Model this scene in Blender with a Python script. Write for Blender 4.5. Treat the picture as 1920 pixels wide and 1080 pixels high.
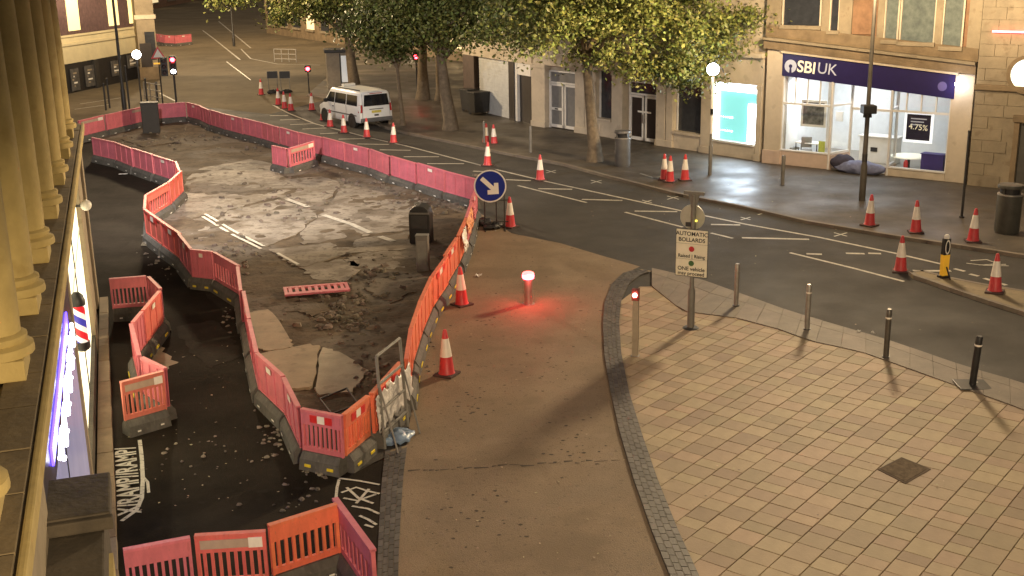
import bpy, bmesh, math, random
from mathutils import Vector, Matrix, noise
R = math.radians
random.seed(41)
for o in list(bpy.data.objects): bpy.data.objects.remove(o)
SC = bpy.context.scene
COL = SC.collection

# ------------------------------------------------------------------ camera
CAM_H, FPX = 8.53, 2200.0
def cam_axes(p, r):
    f = Vector((0, math.cos(p), -math.sin(p))); rt = Vector((1, 0, 0)); u = rt.cross(f)
    return rt*math.cos(r)+u*math.sin(r), -rt*math.sin(r)+u*math.cos(r), f
RT, UP, FW = cam_axes(R(16.0), R(-1.0))
cd = bpy.data.cameras.new('camera'); cam = bpy.data.objects.new('camera', cd); COL.objects.link(cam)
cd.sensor_width = 36; cd.lens = FPX/1920*36; cd.clip_start = 0.1; cd.clip_end = 2000
m3 = Matrix((RT, UP, -FW)).transposed()
cam.matrix_world = Matrix.Translation((0, 0, CAM_H)) @ m3.to_4x4()
SC.camera = cam

# ------------------------------------------------------------------ night sky (light-polluted, never in view) and exposure
wd = bpy.data.worlds.new('World'); SC.world = wd; wd.use_nodes = True
wn = wd.node_tree; wn.nodes.clear()
wo = wn.nodes.new('ShaderNodeOutputWorld'); wb = wn.nodes.new('ShaderNodeBackground')
wb.inputs[0].default_value = (0.78, 0.64, 0.50, 1); wb.inputs[1].default_value = 0.19
wn.links.new(wb.outputs[0], wo.inputs[0])
SC.view_settings.view_transform = 'Standard'; SC.view_settings.look = 'None'
SC.view_settings.exposure = 0.68; SC.view_settings.gamma = 1.0; SC.view_settings.use_curve_mapping = False
SC.cycles.use_denoising = True
SC.cycles.max_bounces = 4; SC.cycles.transparent_max_bounces = 12

# lamp powers (street lamps are built further down, each with its own light)
P_MAIN, P_FAR, P_NEAR, P_FLOOD = 1350, 1500, 640, 9000
WARM = (1.0, 0.75, 0.45)

# ------------------------------------------------------------------ survey helpers: bearing of a point -> place on the ground
def ray(px, py): return (px-960)/FPX*RT - (py-540)/FPX*UP + FW
def G(px, py, z=0.0):
    d = ray(px, py); t = (z-CAM_H)/d.z
    return Vector((d.x*t, d.y*t, z))
def G2(px, py, z=0.0): v = G(px, py, z); return Vector((v.x, v.y, 0))
def proj(X):
    v = Vector(X)-Vector((0, 0, CAM_H)); c = v.dot(FW)
    return 960+FPX*v.dot(RT)/c, 540-FPX*v.dot(UP)/c

# ------------------------------------------------------------------ materials
MATS = {}
def mat(name, col, rough=0.7, metal=0.0, var=0.18, scale=4.0, bump=0.0, bscale=40.0, col2=None, spots=None,
        emit=None, estr=0.0, rnd=0.0, coords='Object', spec=0.5, stain=None):
    if name in MATS: return MATS[name]
    m = bpy.data.materials.new(name); m.use_nodes = True; t = m.node_tree; N = t.nodes; Lk = t.links
    b = N['Principled BSDF']; b.inputs['Roughness'].default_value = rough; b.inputs['Metallic'].default_value = metal
    b.inputs['Specular IOR Level'].default_value = spec
    tc = N.new('ShaderNodeTexCoord')
    nz = N.new('ShaderNodeTexNoise'); nz.inputs['Scale'].default_value = scale; nz.inputs['Detail'].default_value = 7
    nz.inputs['Roughness'].default_value = 0.65
    Lk.new(tc.outputs[coords], nz.inputs['Vector'])
    cr = N.new('ShaderNodeValToRGB'); cr.color_ramp.elements[0].position = 0.32; cr.color_ramp.elements[1].position = 0.68
    a = [max(0, c*(1-var)) for c in col]; e = list(col2) if col2 else [min(1, c*(1+var)) for c in col]
    cr.color_ramp.elements[0].color = (*a, 1); cr.color_ramp.elements[1].color = (*e, 1)
    Lk.new(nz.outputs['Fac'], cr.inputs['Fac']); out = cr.outputs['Color']
    if spots:      # (scale, threshold, colour, strength): fine aggregate or dirt flecks
        for (ss, th, sc, st) in spots:
            n2 = N.new('ShaderNodeTexNoise'); n2.inputs['Scale'].default_value = ss; n2.inputs['Detail'].default_value = 3
            Lk.new(tc.outputs[coords], n2.inputs['Vector'])
            r2 = N.new('ShaderNodeValToRGB'); r2.color_ramp.elements[0].position = th; r2.color_ramp.elements[1].position = min(1, th+0.08)
            r2.color_ramp.elements[0].color = (0, 0, 0, 1); r2.color_ramp.elements[1].color = (st, st, st, 1)
            Lk.new(n2.outputs['Fac'], r2.inputs['Fac'])
            mx = N.new('ShaderNodeMix'); mx.data_type = 'RGBA'; mx.inputs['B'].default_value = (*sc, 1)
            Lk.new(r2.outputs['Color'], mx.inputs['Factor']); Lk.new(out, mx.inputs['A']); out = mx.outputs['Result']
    if rnd:
        oi = N.new('ShaderNodeObjectInfo'); ge = N.new('ShaderNodeNewGeometry')
        ad = N.new('ShaderNodeMath'); ad.operation = 'ADD'; fr = N.new('ShaderNodeMath'); fr.operation = 'FRACT'
        Lk.new(oi.outputs['Random'], ad.inputs[0]); Lk.new(ge.outputs['Random Per Island'], ad.inputs[1]); Lk.new(ad.outputs[0], fr.inputs[0])
        hs = N.new('ShaderNodeHueSaturation')
        mr = N.new('ShaderNodeMapRange'); mr.inputs['To Min'].default_value = 1-rnd; mr.inputs['To Max'].default_value = 1+rnd
        Lk.new(fr.outputs[0], mr.inputs['Value']); Lk.new(mr.outputs[0], hs.inputs['Value'])
        f2 = N.new('ShaderNodeMath'); f2.operation = 'MULTIPLY'; f2.inputs[1].default_value = 7.31; f3 = N.new('ShaderNodeMath'); f3.operation = 'FRACT'
        Lk.new(fr.outputs[0], f2.inputs[0]); Lk.new(f2.outputs[0], f3.inputs[0])
        m2 = N.new('ShaderNodeMapRange'); m2.inputs['To Min'].default_value = 0.5-0.09*rnd; m2.inputs['To Max'].default_value = 0.5+0.05*rnd
        Lk.new(f3.outputs[0], m2.inputs['Value']); Lk.new(m2.outputs[0], hs.inputs['Hue'])
        Lk.new(out, hs.inputs['Color']); out = hs.outputs['Color']
    Lk.new(out, b.inputs['Base Color'])
    if stain is not None:   # roughness patches (damp)
        n3 = N.new('ShaderNodeTexNoise'); n3.inputs['Scale'].default_value = 0.5; n3.inputs['Detail'].default_value = 5
        Lk.new(tc.outputs[coords], n3.inputs['Vector'])
        m4 = N.new('ShaderNodeMapRange'); m4.inputs['From Min'].default_value = 0.35; m4.inputs['From Max'].default_value = 0.65
        m4.inputs['To Min'].default_value = stain; m4.inputs['To Max'].default_value = rough
        Lk.new(n3.outputs['Fac'], m4.inputs['Value']); Lk.new(m4.outputs[0], b.inputs['Roughness'])
    if bump:
        nb = N.new('ShaderNodeTexNoise'); nb.inputs['Scale'].default_value = bscale; nb.inputs['Detail'].default_value = 4
        Lk.new(tc.outputs[coords], nb.inputs['Vector'])
        bp = N.new('ShaderNodeBump'); bp.inputs['Strength'].default_value = bump; bp.inputs['Distance'].default_value = 0.02
        Lk.new(nb.outputs['Fac'], bp.inputs['Height']); Lk.new(bp.outputs[0], b.inputs['Normal'])
    if emit:
        b.inputs['Emission Color'].default_value = (*emit, 1); b.inputs['Emission Strength'].default_value = estr
    MATS[name] = m
    return m
def glass_mat(name, tint, gloss, rough=0.03):
    if name in MATS: return MATS[name]
    m = bpy.data.materials.new(name); m.use_nodes = True; t = m.node_tree; N = t.nodes; N.clear()
    o = N.new('ShaderNodeOutputMaterial'); tr = N.new('ShaderNodeBsdfTransparent'); gl = N.new('ShaderNodeBsdfGlossy'); mx = N.new('ShaderNodeMixShader')
    tr.inputs[0].default_value = (*tint, 1); gl.inputs['Roughness'].default_value = rough; mx.inputs[0].default_value = gloss
    t.links.new(tr.outputs[0], mx.inputs[1]); t.links.new(gl.outputs[0], mx.inputs[2]); t.links.new(mx.outputs[0], o.inputs[0])
    MATS[name] = m; return m

ASPH = mat('asphalt', (0.060, 0.054, 0.047), 0.85, spec=.3, var=0.22, scale=0.6, bump=0.5, bscale=60, spots=[(90, .62, (.12, .105, .09), .6), (14, .66, (.026, .023, .02), .5), (2.2, .64, (.08, .072, .062), .5), (.35, .57, (.045, .04, .035), .6)], stain=0.7)
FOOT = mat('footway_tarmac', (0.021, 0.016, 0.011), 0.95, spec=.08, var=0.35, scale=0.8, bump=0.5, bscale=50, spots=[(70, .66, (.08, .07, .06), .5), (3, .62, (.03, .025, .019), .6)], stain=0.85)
BUFF = mat('buff_macadam', (0.245, 0.180, 0.115), 0.85, spec=.3, var=0.14, scale=0.7, bump=0.5, bscale=45, spots=[(42, .60, (.09, .066, .045), .65), (11, .62, (.11, .08, .055), .6), (1.6, .62, (.28, .21, .14), .5), (.5, .56, (.19, .14, .09), .6)], stain=0.7)
PAVE = mat('paver_stone', (0.35, 0.267, 0.165), 0.72, var=0.10, scale=2.0, bump=0.25, bscale=35, rnd=0.2, spots=[(30, .66, (.24, .19, .125), .5), (.45, .58, (.29, .235, .155), .6), (7, .70, (.19, .155, .11), .5)])
JOINT = mat('joint_sand', (0.25, 0.195, 0.125), 0.9, var=0.3, scale=8)
SETT = mat('dark_setts', (0.085, 0.078, 0.070), 0.6, var=0.25, scale=5, rnd=0.3, bump=0.2)
KERB = mat('kerb_stone', (0.20, 0.165, 0.125), 0.7, var=0.2, scale=1.5, bump=0.3, bscale=40, rnd=0.12, spots=[(25, .64, (.12, .1, .075), .5)])
FARP = mat('far_paving', (0.085, 0.070, 0.052), 0.66, var=0.28, scale=0.9, bump=0.25, bscale=25, spots=[(6, .6, (.055, .045, .035), .6), (40, .66, (.12, .10, .078), .4)], stain=0.38)
FLAG = mat('flagstone', (0.16, 0.132, 0.10), 0.6, var=0.22, scale=0.8, bump=0.2, bscale=25, rnd=0.14, spots=[(9, .62, (.10, .085, .065), .6)], stain=0.35)
DIRT = mat('dirt', (0.105, 0.076, 0.048), 0.9, var=0.4, scale=1.1, bump=1.0, bscale=12, spots=[(0.4, .50, (.19, .165, .135), .6), (1.7, .58, (.07, .05, .032), .7), (5, .58, (.05, .036, .024), .6), (22, .64, (.22, .19, .15), .5)], spec=.2)
CONC = mat('old_concrete', (0.24, 0.205, 0.162), 0.85, spec=.25, var=0.3, scale=0.9, bump=0.5, bscale=18, spots=[(.7, .50, (.13, .10, .072), .75), (2.6, .55, (.10, .075, .05), .7), (7, .58, (.085, .064, .044), .6), (35, .66, (.33, .30, .26), .5)], stain=0.7)
CONC2 = mat('sandy_slab', (0.30, 0.235, 0.15), 0.75, var=0.2, scale=1.2, bump=0.4, bscale=20, spots=[(3, .6, (.19, .145, .09), .6), (20, .66, (.14, .11, .07), .5)])
PAINT = mat('road_paint', (0.50, 0.46, 0.38), 0.6, var=0.25, scale=3, spots=[(12, .58, (.16, .14, .12), .75)])
PAINTW = mat('utility_paint', (0.55, 0.52, 0.44), 0.6, var=0.2, scale=5, spots=[(18, .58, (.14, .12, .1), .8)])
RED = mat('barrier_red_faded', (0.60, 0.155, 0.185), 0.6, rnd=.07, var=0.16, scale=3, spots=[(6, .62, (.42, .11, .11), .5), (2, .62, (.62, .26, .25), .5), (14, .66, (.30, .16, .12), .5)])
ORA = mat('barrier_orange', (0.72, 0.175, 0.085), 0.58, rnd=.07, var=0.14, scale=3, spots=[(7, .62, (.52, .13, .07), .5), (2, .62, (.72, .27, .17), .5), (15, .66, (.36, .17, .1), .5)])
MIDR = mat('barrier_bright_red', (0.66, 0.145, 0.115), 0.58, rnd=.07, var=0.14, scale=3, spots=[(7, .62, (.48, .11, .09), .5), (2, .62, (.66, .26, .22), .5), (15, .66, (.34, .17, .12), .5)])
BBASE = mat('barrier_base_grey', (0.095, 0.088, 0.075), 0.8, var=0.3, scale=4, bump=0.4, bscale=30, spots=[(9, .62, (.16, .14, .11), .5)])
YEL = mat('marker_yellow', (0.75, 0.58, 0.03), 0.5, var=0.12)
REFR = mat('reflective_red', (0.62, 0.03, 0.03), 0.35, var=0.1)
REFW = mat('reflective_white', (0.85, 0.78, 0.68), 0.35, var=0.08)
CONE_R = mat('cone_red', (0.58, 0.045, 0.05), 0.45, var=0.15, scale=6)
CONE_T = mat('cone_dark_top', (0.34, 0.06, 0.05), 0.5, var=0.2, scale=6)
CONE_B = mat('cone_rubber', (0.075, 0.04, 0.035), 0.75, var=0.25, scale=8)
BLACK = mat('black_plastic', (0.018, 0.017, 0.017), 0.5, var=0.3)
RUBBER = mat('rubber', (0.02, 0.02, 0.02), 0.8, var=0.3)
DKMET = mat('dark_painted_metal', (0.035, 0.033, 0.031), 0.45, var=0.25)
GREYM = mat('grey_painted_metal', (0.17, 0.16, 0.14), 0.5, var=0.18, scale=3)
STEEL = mat('stainless_steel', (0.55, 0.52, 0.48), 0.32, 0.9, var=0.1, scale=8)
STEELD = mat('dull_steel', (0.34, 0.32, 0.29), 0.45, 0.6, var=0.15, scale=6)
TANP = mat('tan_painted_post', (0.34, 0.28, 0.2), 0.55, var=0.15)
SIGNW = mat('sign_cream', (0.80, 0.75, 0.60), 0.4, var=0.05)
SIGNBK = mat('sign_black_print', (0.015, 0.015, 0.015), 0.5, var=0.1)
BLUE = mat('sign_blue', (0.022, 0.04, 0.30), 0.65, var=0.06, spec=.15)
SIGNWH = mat('sign_white', (0.85, 0.82, 0.74), 0.4, var=0.05)
NAVY = mat('fascia_navy', (0.020, 0.014, 0.085), 0.4, var=0.1, spec=0.4)
LOGO = mat('fascia_letter_cream', (0.80, 0.72, 0.50), 0.4, var=0.04, emit=(1, .9, .62), estr=0.30)
LOGO2 = mat('fascia_letter_grey', (0.45, 0.45, 0.50), 0.4, var=0.04, emit=(.8, .85, 1), estr=0.12)
CREAM = mat('cream_render', (0.55, 0.47, 0.36), 0.75, var=0.12, scale=1.3, bump=0.15, bscale=20, spots=[(2.5, .62, (.36, .3, .22), .4)])
PINKST = mat('pinkish_riser_stone', (0.56, 0.43, 0.34), 0.6, var=0.1, scale=2)
SANDST = mat('sandstone', (0.27, 0.22, 0.148), 0.82, var=0.2, scale=1.2, bump=0.35, bscale=12, spots=[(3, .6, (.19, .14, .085), .55)])
SANDDK = mat('weathered_sandstone', (0.20, 0.145, 0.085), 0.85, var=0.3, scale=1.5, bump=0.4, bscale=12)
BRICK = mat('warm_brick', (0.24, 0.135, 0.075), 0.85, var=0.25, scale=3, bump=0.3, bscale=30)
COLST = mat('column_stone', (0.42, 0.325, 0.125), 0.8, var=0.18, scale=1.6, bump=0.4, bscale=10, spots=[(2.2, .6, (.28, .2, .06), .5)])
LEDGE = mat('ledge_stone', (0.17, 0.13, 0.07), 0.85, var=0.3, scale=1.8, bump=0.4, bscale=14, spots=[(4, .58, (.12, .09, .05), .6)])
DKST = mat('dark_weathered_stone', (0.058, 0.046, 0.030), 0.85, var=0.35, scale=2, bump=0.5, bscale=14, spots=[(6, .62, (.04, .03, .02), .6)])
WHITEP = mat('white_paint', (0.72, 0.70, 0.66), 0.5, var=0.06)
SHUT = mat('shutter_white', (0.55, 0.56, 0.55), 0.5, var=0.1)
DGLASS = mat('dark_glass', (0.035, 0.038, 0.045), 0.08, var=0.2, spec=0.6)
GREYGL = mat('frosted_grey_panel', (0.19, 0.19, 0.19), 0.3, var=0.12)
GLASS = glass_mat('clear_shop_glass', (0.93, 0.96, 0.97), 0.07)
DKDOOR = mat('dark_door', (0.03, 0.022, 0.018), 0.4, var=0.2)
VANP = mat('van_paint', (0.84, 0.85, 0.83), 0.28, var=0.04, scale=1.2, spec=0.6)
BARK = mat('bark', (0.165, 0.125, 0.08), 0.9, var=0.35, scale=5, bump=0.8, bscale=16)
LEAF = mat('leaf', (0.140, 0.165, 0.038), 0.55, var=0.2, scale=0.8, rnd=0.55)
LEAFD = mat('leaf_deep', (0.085, 0.10, 0.024), 0.55, var=0.25, scale=0.8, rnd=0.5)
for lm in (LEAF, LEAFD):
    lm.node_tree.nodes['Principled BSDF'].inputs['Transmission Weight'].default_value = 0.0
BAG = mat('blue_plastic_bag', (0.20, 0.28, 0.40), 0.4, var=0.4, scale=6, bump=0.6, bscale=12)
FOIL = mat('silver_sheeting', (0.62, 0.59, 0.56), 0.35, 0.0, var=0.3, scale=6, bump=1.0, bscale=14)
SLEEP = mat('sleeping_bag_cloth', (0.19, 0.21, 0.33), 0.8, var=0.25, scale=5, bump=0.8, bscale=9)
SLEEPD = mat('dark_blanket_cloth', (0.05, 0.045, 0.07), 0.85, var=0.3, scale=5, bump=0.6, bscale=9)
LITTER = mat('litter_paper', (0.70, 0.68, 0.62), 0.6, var=0.15, scale=20)
def emat(name, col, s, base=None): return mat(name, base or col, 0.5, var=0.02, emit=col, estr=s)

# ------------------------------------------------------------------ mesh builder
WM = {}
class MB:
    def __init__(s): s.v = []; s.f = []; s.m = Matrix.Identity(4)
    def add(s, vs, fs):
        o = len(s.v); s.v += [s.m @ Vector(v) for v in vs]; s.f += [tuple(i+o for i in f) for f in fs]; return s
    def box(s, x0, x1, y0, y1, z0, z1, fr=None):
        vs = [(x0, y0, z0), (x1, y0, z0), (x1, y1, z0), (x0, y1, z0), (x0, y0, z1), (x1, y0, z1), (x1, y1, z1), (x0, y1, z1)]
        if fr: vs = [fr(*v) for v in vs]
        return s.add(vs, [(3, 2, 1, 0), (4, 5, 6, 7), (0, 1, 5, 4), (1, 2, 6, 5), (2, 3, 7, 6), (3, 0, 4, 7)])
    def quad(s, a, b, c, d): return s.add([a, b, c, d], [(0, 1, 2, 3)])
    def poly(s, pts, z0, z1):     # prism over a ground polygon
        n = len(pts)
        ar = sum(pts[i][0]*pts[(i+1) % n][1]-pts[(i+1) % n][0]*pts[i][1] for i in range(n))
        if ar < 0: pts = pts[::-1]
        vs = [(p[0], p[1], z1) for p in pts]+[(p[0], p[1], z0) for p in pts]
        return s.add(vs, [tuple(range(n)), tuple(range(2*n-1, n-1, -1))]+[(i+n, (i+1) % n+n, (i+1) % n, i) for i in range(n)])
    def sheet(s, pts, z):
        n = len(pts)
        ar = sum(pts[i][0]*pts[(i+1) % n][1]-pts[(i+1) % n][0]*pts[i][1] for i in range(n))
        if ar < 0: pts = pts[::-1]
        return s.add([(p[0], p[1], z) for p in pts], [tuple(range(n))])
    def tube(s, pts, rs, n=10, cap=True):
        pts = [Vector(p) for p in pts]
        if not hasattr(rs, '__len__'): rs = [rs]*len(pts)
        o = len(s.v); vs = []; fs = []
        for i, p in enumerate(pts):
            d = (pts[min(i+1, len(pts)-1)]-pts[max(i-1, 0)]).normalized()
            a = d.orthogonal().normalized() if abs(d.z) > .95 else d.cross(Vector((0, 0, 1))).normalized()
            if abs(d.z) > .95: a = (Vector((1, 0, 0))-d*d.x).normalized()
            b = d.cross(a)
            for k in range(n):
                t = 2*math.pi*k/n; vs.append(p+(a*math.cos(t)+b*math.sin(t))*rs[i])
        for i in range(len(pts)-1):
            for k in range(n): fs.append((i*n+k, i*n+(k+1) % n, (i+1)*n+(k+1) % n, (i+1)*n+k))
        if cap: fs += [tuple(range(n-1, -1, -1)), tuple(range((len(pts)-1)*n, len(pts)*n))]
        return s.add(vs, fs)
    def lathe(s, prof, n=16, c=(0, 0, 0)):
        vs = []; fs = []
        for (r, z) in prof:
            for k in range(n): t = 2*math.pi*k/n; vs.append((c[0]+r*math.cos(t), c[1]+r*math.sin(t), c[2]+z))
        for i in range(len(prof)-1):
            for k in range(n): fs.append((i*n+k, i*n+(k+1) % n, (i+1)*n+(k+1) % n, (i+1)*n+k))
        fs += [tuple(range(n-1, -1, -1)), tuple(range((len(prof)-1)*n, len(prof)*n))]
        return s.add(vs, fs)
    def ball(s, c, r, n=14, m=9, sz=None):
        sz = sz or (r, r, r); vs = []; fs = []
        for i in range(m+1):
            a = math.pi*(i/m-.5); a = max(min(a, 1.5), -1.5)
            for k in range(n): t = 2*math.pi*k/n; vs.append((c[0]+sz[0]*math.cos(a)*math.cos(t), c[1]+sz[1]*math.cos(a)*math.sin(t), c[2]+sz[2]*math.sin(a)))
        for i in range(m):
            for k in range(n): fs.append((i*n+k, i*n+(k+1) % n, (i+1)*n+(k+1) % n, (i+1)*n+k))
        fs += [tuple(range(n-1, -1, -1)), tuple(range(m*n, (m+1)*n))]
        return s.add(vs, fs)
    def build(s, name, mt, parent=None, world=False, smooth=False, bevel=0, label=None):
        me = bpy.data.meshes.new(name)
        vs = s.v
        if parent is not None and world:
            inv = WM[parent].inverted(); vs = [inv @ v for v in vs]
        me.from_pydata([tuple(v) for v in vs], [], s.f); me.update()
        if bevel:
            bm = bmesh.new(); bm.from_mesh(me)
            bmesh.ops.bevel(bm, geom=[e for e in bm.edges if e.calc_face_angle(0) > .5], offset=bevel, segments=2, affect='EDGES', profile=.6)
            bm.to_mesh(me); bm.free()
        if smooth:
            me.polygons.foreach_set('use_smooth', [True]*len(me.polygons))
            try: me.set_sharp_from_angle(angle=R(40))
            except Exception: pass
        for q in (mt if isinstance(mt, (list, tuple)) else [mt]): me.materials.append(q)
        o = bpy.data.objects.new(name, me); COL.objects.link(o)
        if parent is not None: o.parent = parent; WM[o] = WM[parent]
        else: WM[o] = Matrix.Identity(4)
        if label: o['label'] = label
        return o
def tag(o, label, cat, group=None, kind=None):
    if label: o['label'] = label
    if cat: o['category'] = cat
    if group: o['group'] = group
    if kind: o['kind'] = kind
    return o
def struct(o): o['kind'] = 'structure'; return o
def thing(name, label, cat, loc=(0, 0, 0), rotz=0.0, group=None):
    o = bpy.data.objects.new(name, None); o.empty_display_size = .2; COL.objects.link(o)
    o.location = loc; o.rotation_euler = (0, 0, rotz)
    WM[o] = Matrix.Translation(loc) @ Matrix.Rotation(rotz, 4, 'Z')
    return tag(o, label, cat, group)
def dup(root, loc, rotz, label, group=None, scale=None, name=None, tilt=(0, 0)):
    def cp(o, parent):
        c = o.copy(); COL.objects.link(c)
        if parent is not None: c.parent = parent
        for ch in CH.get(o, ()): cp(ch, c)
        return c
    r = cp(root, None); r.location = loc; r.rotation_euler = (tilt[0], tilt[1], rotz)
    if scale: r.scale = scale
    r['label'] = label
    if group: r['group'] = group
    WM[r] = Matrix.Translation(loc) @ Matrix.Rotation(rotz, 4, 'Z')
    return r
CH = {}
def index_children(root):
    def w(o): CH[o] = [c for c in bpy.data.objects if c.parent == o]; [w(c) for c in CH[o]]
    w(root)
def text_mesh(txt, size, extr=0.0, align='CENTER', bold=False):
    cu = bpy.data.curves.new('t', 'FONT'); cu.body = txt; cu.size = size; cu.extrude = extr; cu.align_x = align; cu.align_y = 'CENTER'
    if bold: cu.offset = size*0.018
    o = bpy.data.objects.new('t', cu); COL.objects.link(o)
    dg = bpy.context.evaluated_depsgraph_get(); me = bpy.data.meshes.new_from_object(o.evaluated_get(dg))
    bpy.data.objects.remove(o); return me
def text_part(name, txt, size, mtx, mt, parent, world=True, bold=False, align='CENTER', extr=.002):
    me = text_mesh(txt, size, extr, align, bold)
    me.transform(mtx)
    if parent is not None and world: me.transform(WM[parent].inverted())
    me.materials.clear(); me.materials.append(mt); me.name = name
    o = bpy.data.objects.new(name, me); COL.objects.link(o); o.parent = parent; WM[o] = WM.get(parent, Matrix.Identity(4)); return o
def basis(o, x, y):   # matrix with local X,Y axes
    x = Vector(x).normalized(); y = Vector(y).normalized(); z = x.cross(y)
    return Matrix.Translation(o) @ Matrix((x, y, z)).transposed().to_4x4()
class Frame:          # a facade: a along the wall, b outwards to the street, z up
    def __init__(s, p0, p1, zb=0.0, flip=1):
        s.o = Vector((p0[0], p0[1], 0)); d = Vector((p1[0]-p0[0], p1[1]-p0[1], 0)); s.L = d.length; s.u = d.normalized()
        s.w = Vector((s.u.y, -s.u.x, 0))*flip; s.zb = zb
    def __call__(s, a, b, z): return s.o+s.u*a+s.w*b+Vector((0, 0, z))
    def at(s, px, py, b=0.0):
        d = ray(px, py); c = Vector((0, 0, CAM_H)); t = ((s.o+s.w*b-c).dot(s.w))/d.dot(s.w); X = c+d*t
        return (X-s.o).dot(s.u), X.z
    def box(s, mb, a0, a1, b0, b1, z0, z1): return mb.box(a0, a1, b0, b1, z0, z1, fr=s)
ORD = ['first', 'second', 'third', 'fourth', 'fifth', 'sixth', 'seventh', 'eighth', 'ninth', 'tenth', 'eleventh', 'twelfth', 'thirteenth', 'fourteenth', 'fifteenth', 'sixteenth', 'seventeenth', 'eighteenth', 'nineteenth', 'twentieth', 'twenty-first', 'twenty-second', 'twenty-third', 'twenty-fourth', 'twenty-fifth']
def inside(p, poly):
    c = False; n = len(poly); x, y = p[0], p[1]
    for i in range(n):
        x0, y0 = poly[i][0], poly[i][1]; x1, y1 = poly[(i+1) % n][0], poly[(i+1) % n][1]
        if (y0 > y) != (y1 > y) and x < (x1-x0)*(y-y0)/(y1-y0)+x0: c = not c
    return c
def GP(pts, z=0.0): return [G(*p, z) for p in pts]
def walk(pl, n):      # n+1 points at equal arc length
    pl = [Vector((p[0], p[1], 0)) for p in pl]; seg = [(pl[i+1]-pl[i]).length for i in range(len(pl)-1)]; L = sum(seg); out = []
    for k in range(n+1):
        t = L*k/n
        for i, sl in enumerate(seg):
            if t <= sl+1e-6 or i == len(seg)-1: out.append(pl[i]+(pl[i+1]-pl[i])*min(1, t/sl)); break
            t -= sl
    return out, L

# ================================================================== GROUND
PZ = 0.10     # far pavement level
road = struct(MB().sheet([(-300, -60), (300, -60), (300, 420), (-300, 420)], 0).build('road', ASPH))
# far pavement with kerbstones
kerb_px = [(2080, 506), (1920, 478), (1768, 455), (1666, 440), (1512, 414), (1400, 388), (1271, 363), (1126, 326), (1050, 305), (960, 289), (860, 268), (760, 248), (715, 236), (690, 214), (640, 190), (575, 178)]
kerbl = GP(kerb_px, PZ)
pav_pts = kerbl+[Vector((-14, 120, 0)), Vector((60, 120, 0)), Vector((60, 20, 0))]
far_pav = struct(MB().poly(pav_pts, -.05, PZ).build('pavement', FARP))
kp, kl = walk(kerbl, 52)
for i in range(52):
    a, b = kp[i], kp[i+1]; d = (b-a).normalized(); w = Vector((d.y, -d.x, 0)); 
    if w.y > 0: w = -w
    mb = MB(); e = d*.006
    p = [a+e+w*.02, b-e+w*.02, b-e-w*.13, a+e-w*.13]
    mb.poly(p, 0.0, PZ+.006).build('kerbstone', KERB, far_pav)
# flagstones on the far pavement, nearest rows as pieces
fr_f = Frame(kerbl[7], kerbl[1]); flags = []
junction = struct(MB().sheet(GP([(-60, 330), (120, 232), (348, 196), (420, 205), (505, 214), (560, 200), (600, 190), (700, 176), (800, 160), (900, 60), (500, -30), (200, -30), (-60, 60)]), .002).build('junction_surface', mat('worn_lamplit_junction_asphalt', (0.17, 0.138, 0.092), 0.95, spec=.12, var=0.25, scale=.25, bump=.3, bscale=30, spots=[(1.5, .6, (.115, .092, .062), .6), (30, .64, (.22, .18, .13), .5)])))  # worn paler asphalt, with the junction's yellow lamplight also put into the colour
# ---- buff crossover
strip_L = [(1196, 506), (1168, 515), (1146, 536), (1133, 570), (1130, 610), (1133, 670), (1145, 740), (1162, 815), (1187, 900), (1222, 1000), (1262, 1100), (1300, 1180)]
strip_R = [(1222, 511), (1200, 518), (1178, 536), (1165, 566), (1161, 606), (1165, 665), (1180, 740), (1203, 815), (1232, 900), (1272, 1000), (1318, 1100), (1360, 1180)]
buff_px = [(900, 400), (960, 438), (1050, 456), (1130, 480), (1200, 500)]+strip_L[1:]+[(745, 1180), (748, 1000), (756, 880), (770, 780), (800, 640), (845, 500), (862, 440)]
buff = struct(MB().sheet(GP(buff_px), .005).build('crossover', BUFF))
random.seed(77)
seam = MB(); SX = 765.0
while SX < 1165:
    l = random.uniform(8, 34); y = 884-(SX-765)*.055+random.uniform(-2, 2)
    a_, b_ = G(SX, y), G(SX+l*.8, y-l*.05+random.uniform(-1, 1)); n_ = Vector((0, random.uniform(.012, .035), 0)); seam.sheet([a_-n_, b_-n_*.4, b_+n_*.4, a_+n_], .008); SX += l
seam.build('surface_crack', mat('crack_dark', (.07, .052, .036), .9), buff)
for (cx, cy, rx, n) in [(900, 600, 70, 30), (1010, 690, 90, 40), (880, 760, 60, 30), (1080, 840, 60, 30), (900, 960, 90, 40), (1000, 470, 60, 25), (1080, 560, 60, 25)]:
    fm = MB()
    for k in range(n):
        p = G(cx+random.gauss(0, .6)*rx, cy+random.gauss(0, .4)*rx); r_ = random.uniform(.012, .05); q0 = random.uniform(0, 6); fm.sheet([p+Vector((r_*math.cos(q0+j*1.05)*random.uniform(.5, 1.3), r_*.8*math.sin(q0+j*1.05)*random.uniform(.5, 1.3), 0)) for j in range(6)], .007+.0005*(k % 3))
    fo_ = fm.build('surface_spots', MATS['crack_dark'], buff); fo_['kind'] = 'stuff'
random.seed(42)
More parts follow.
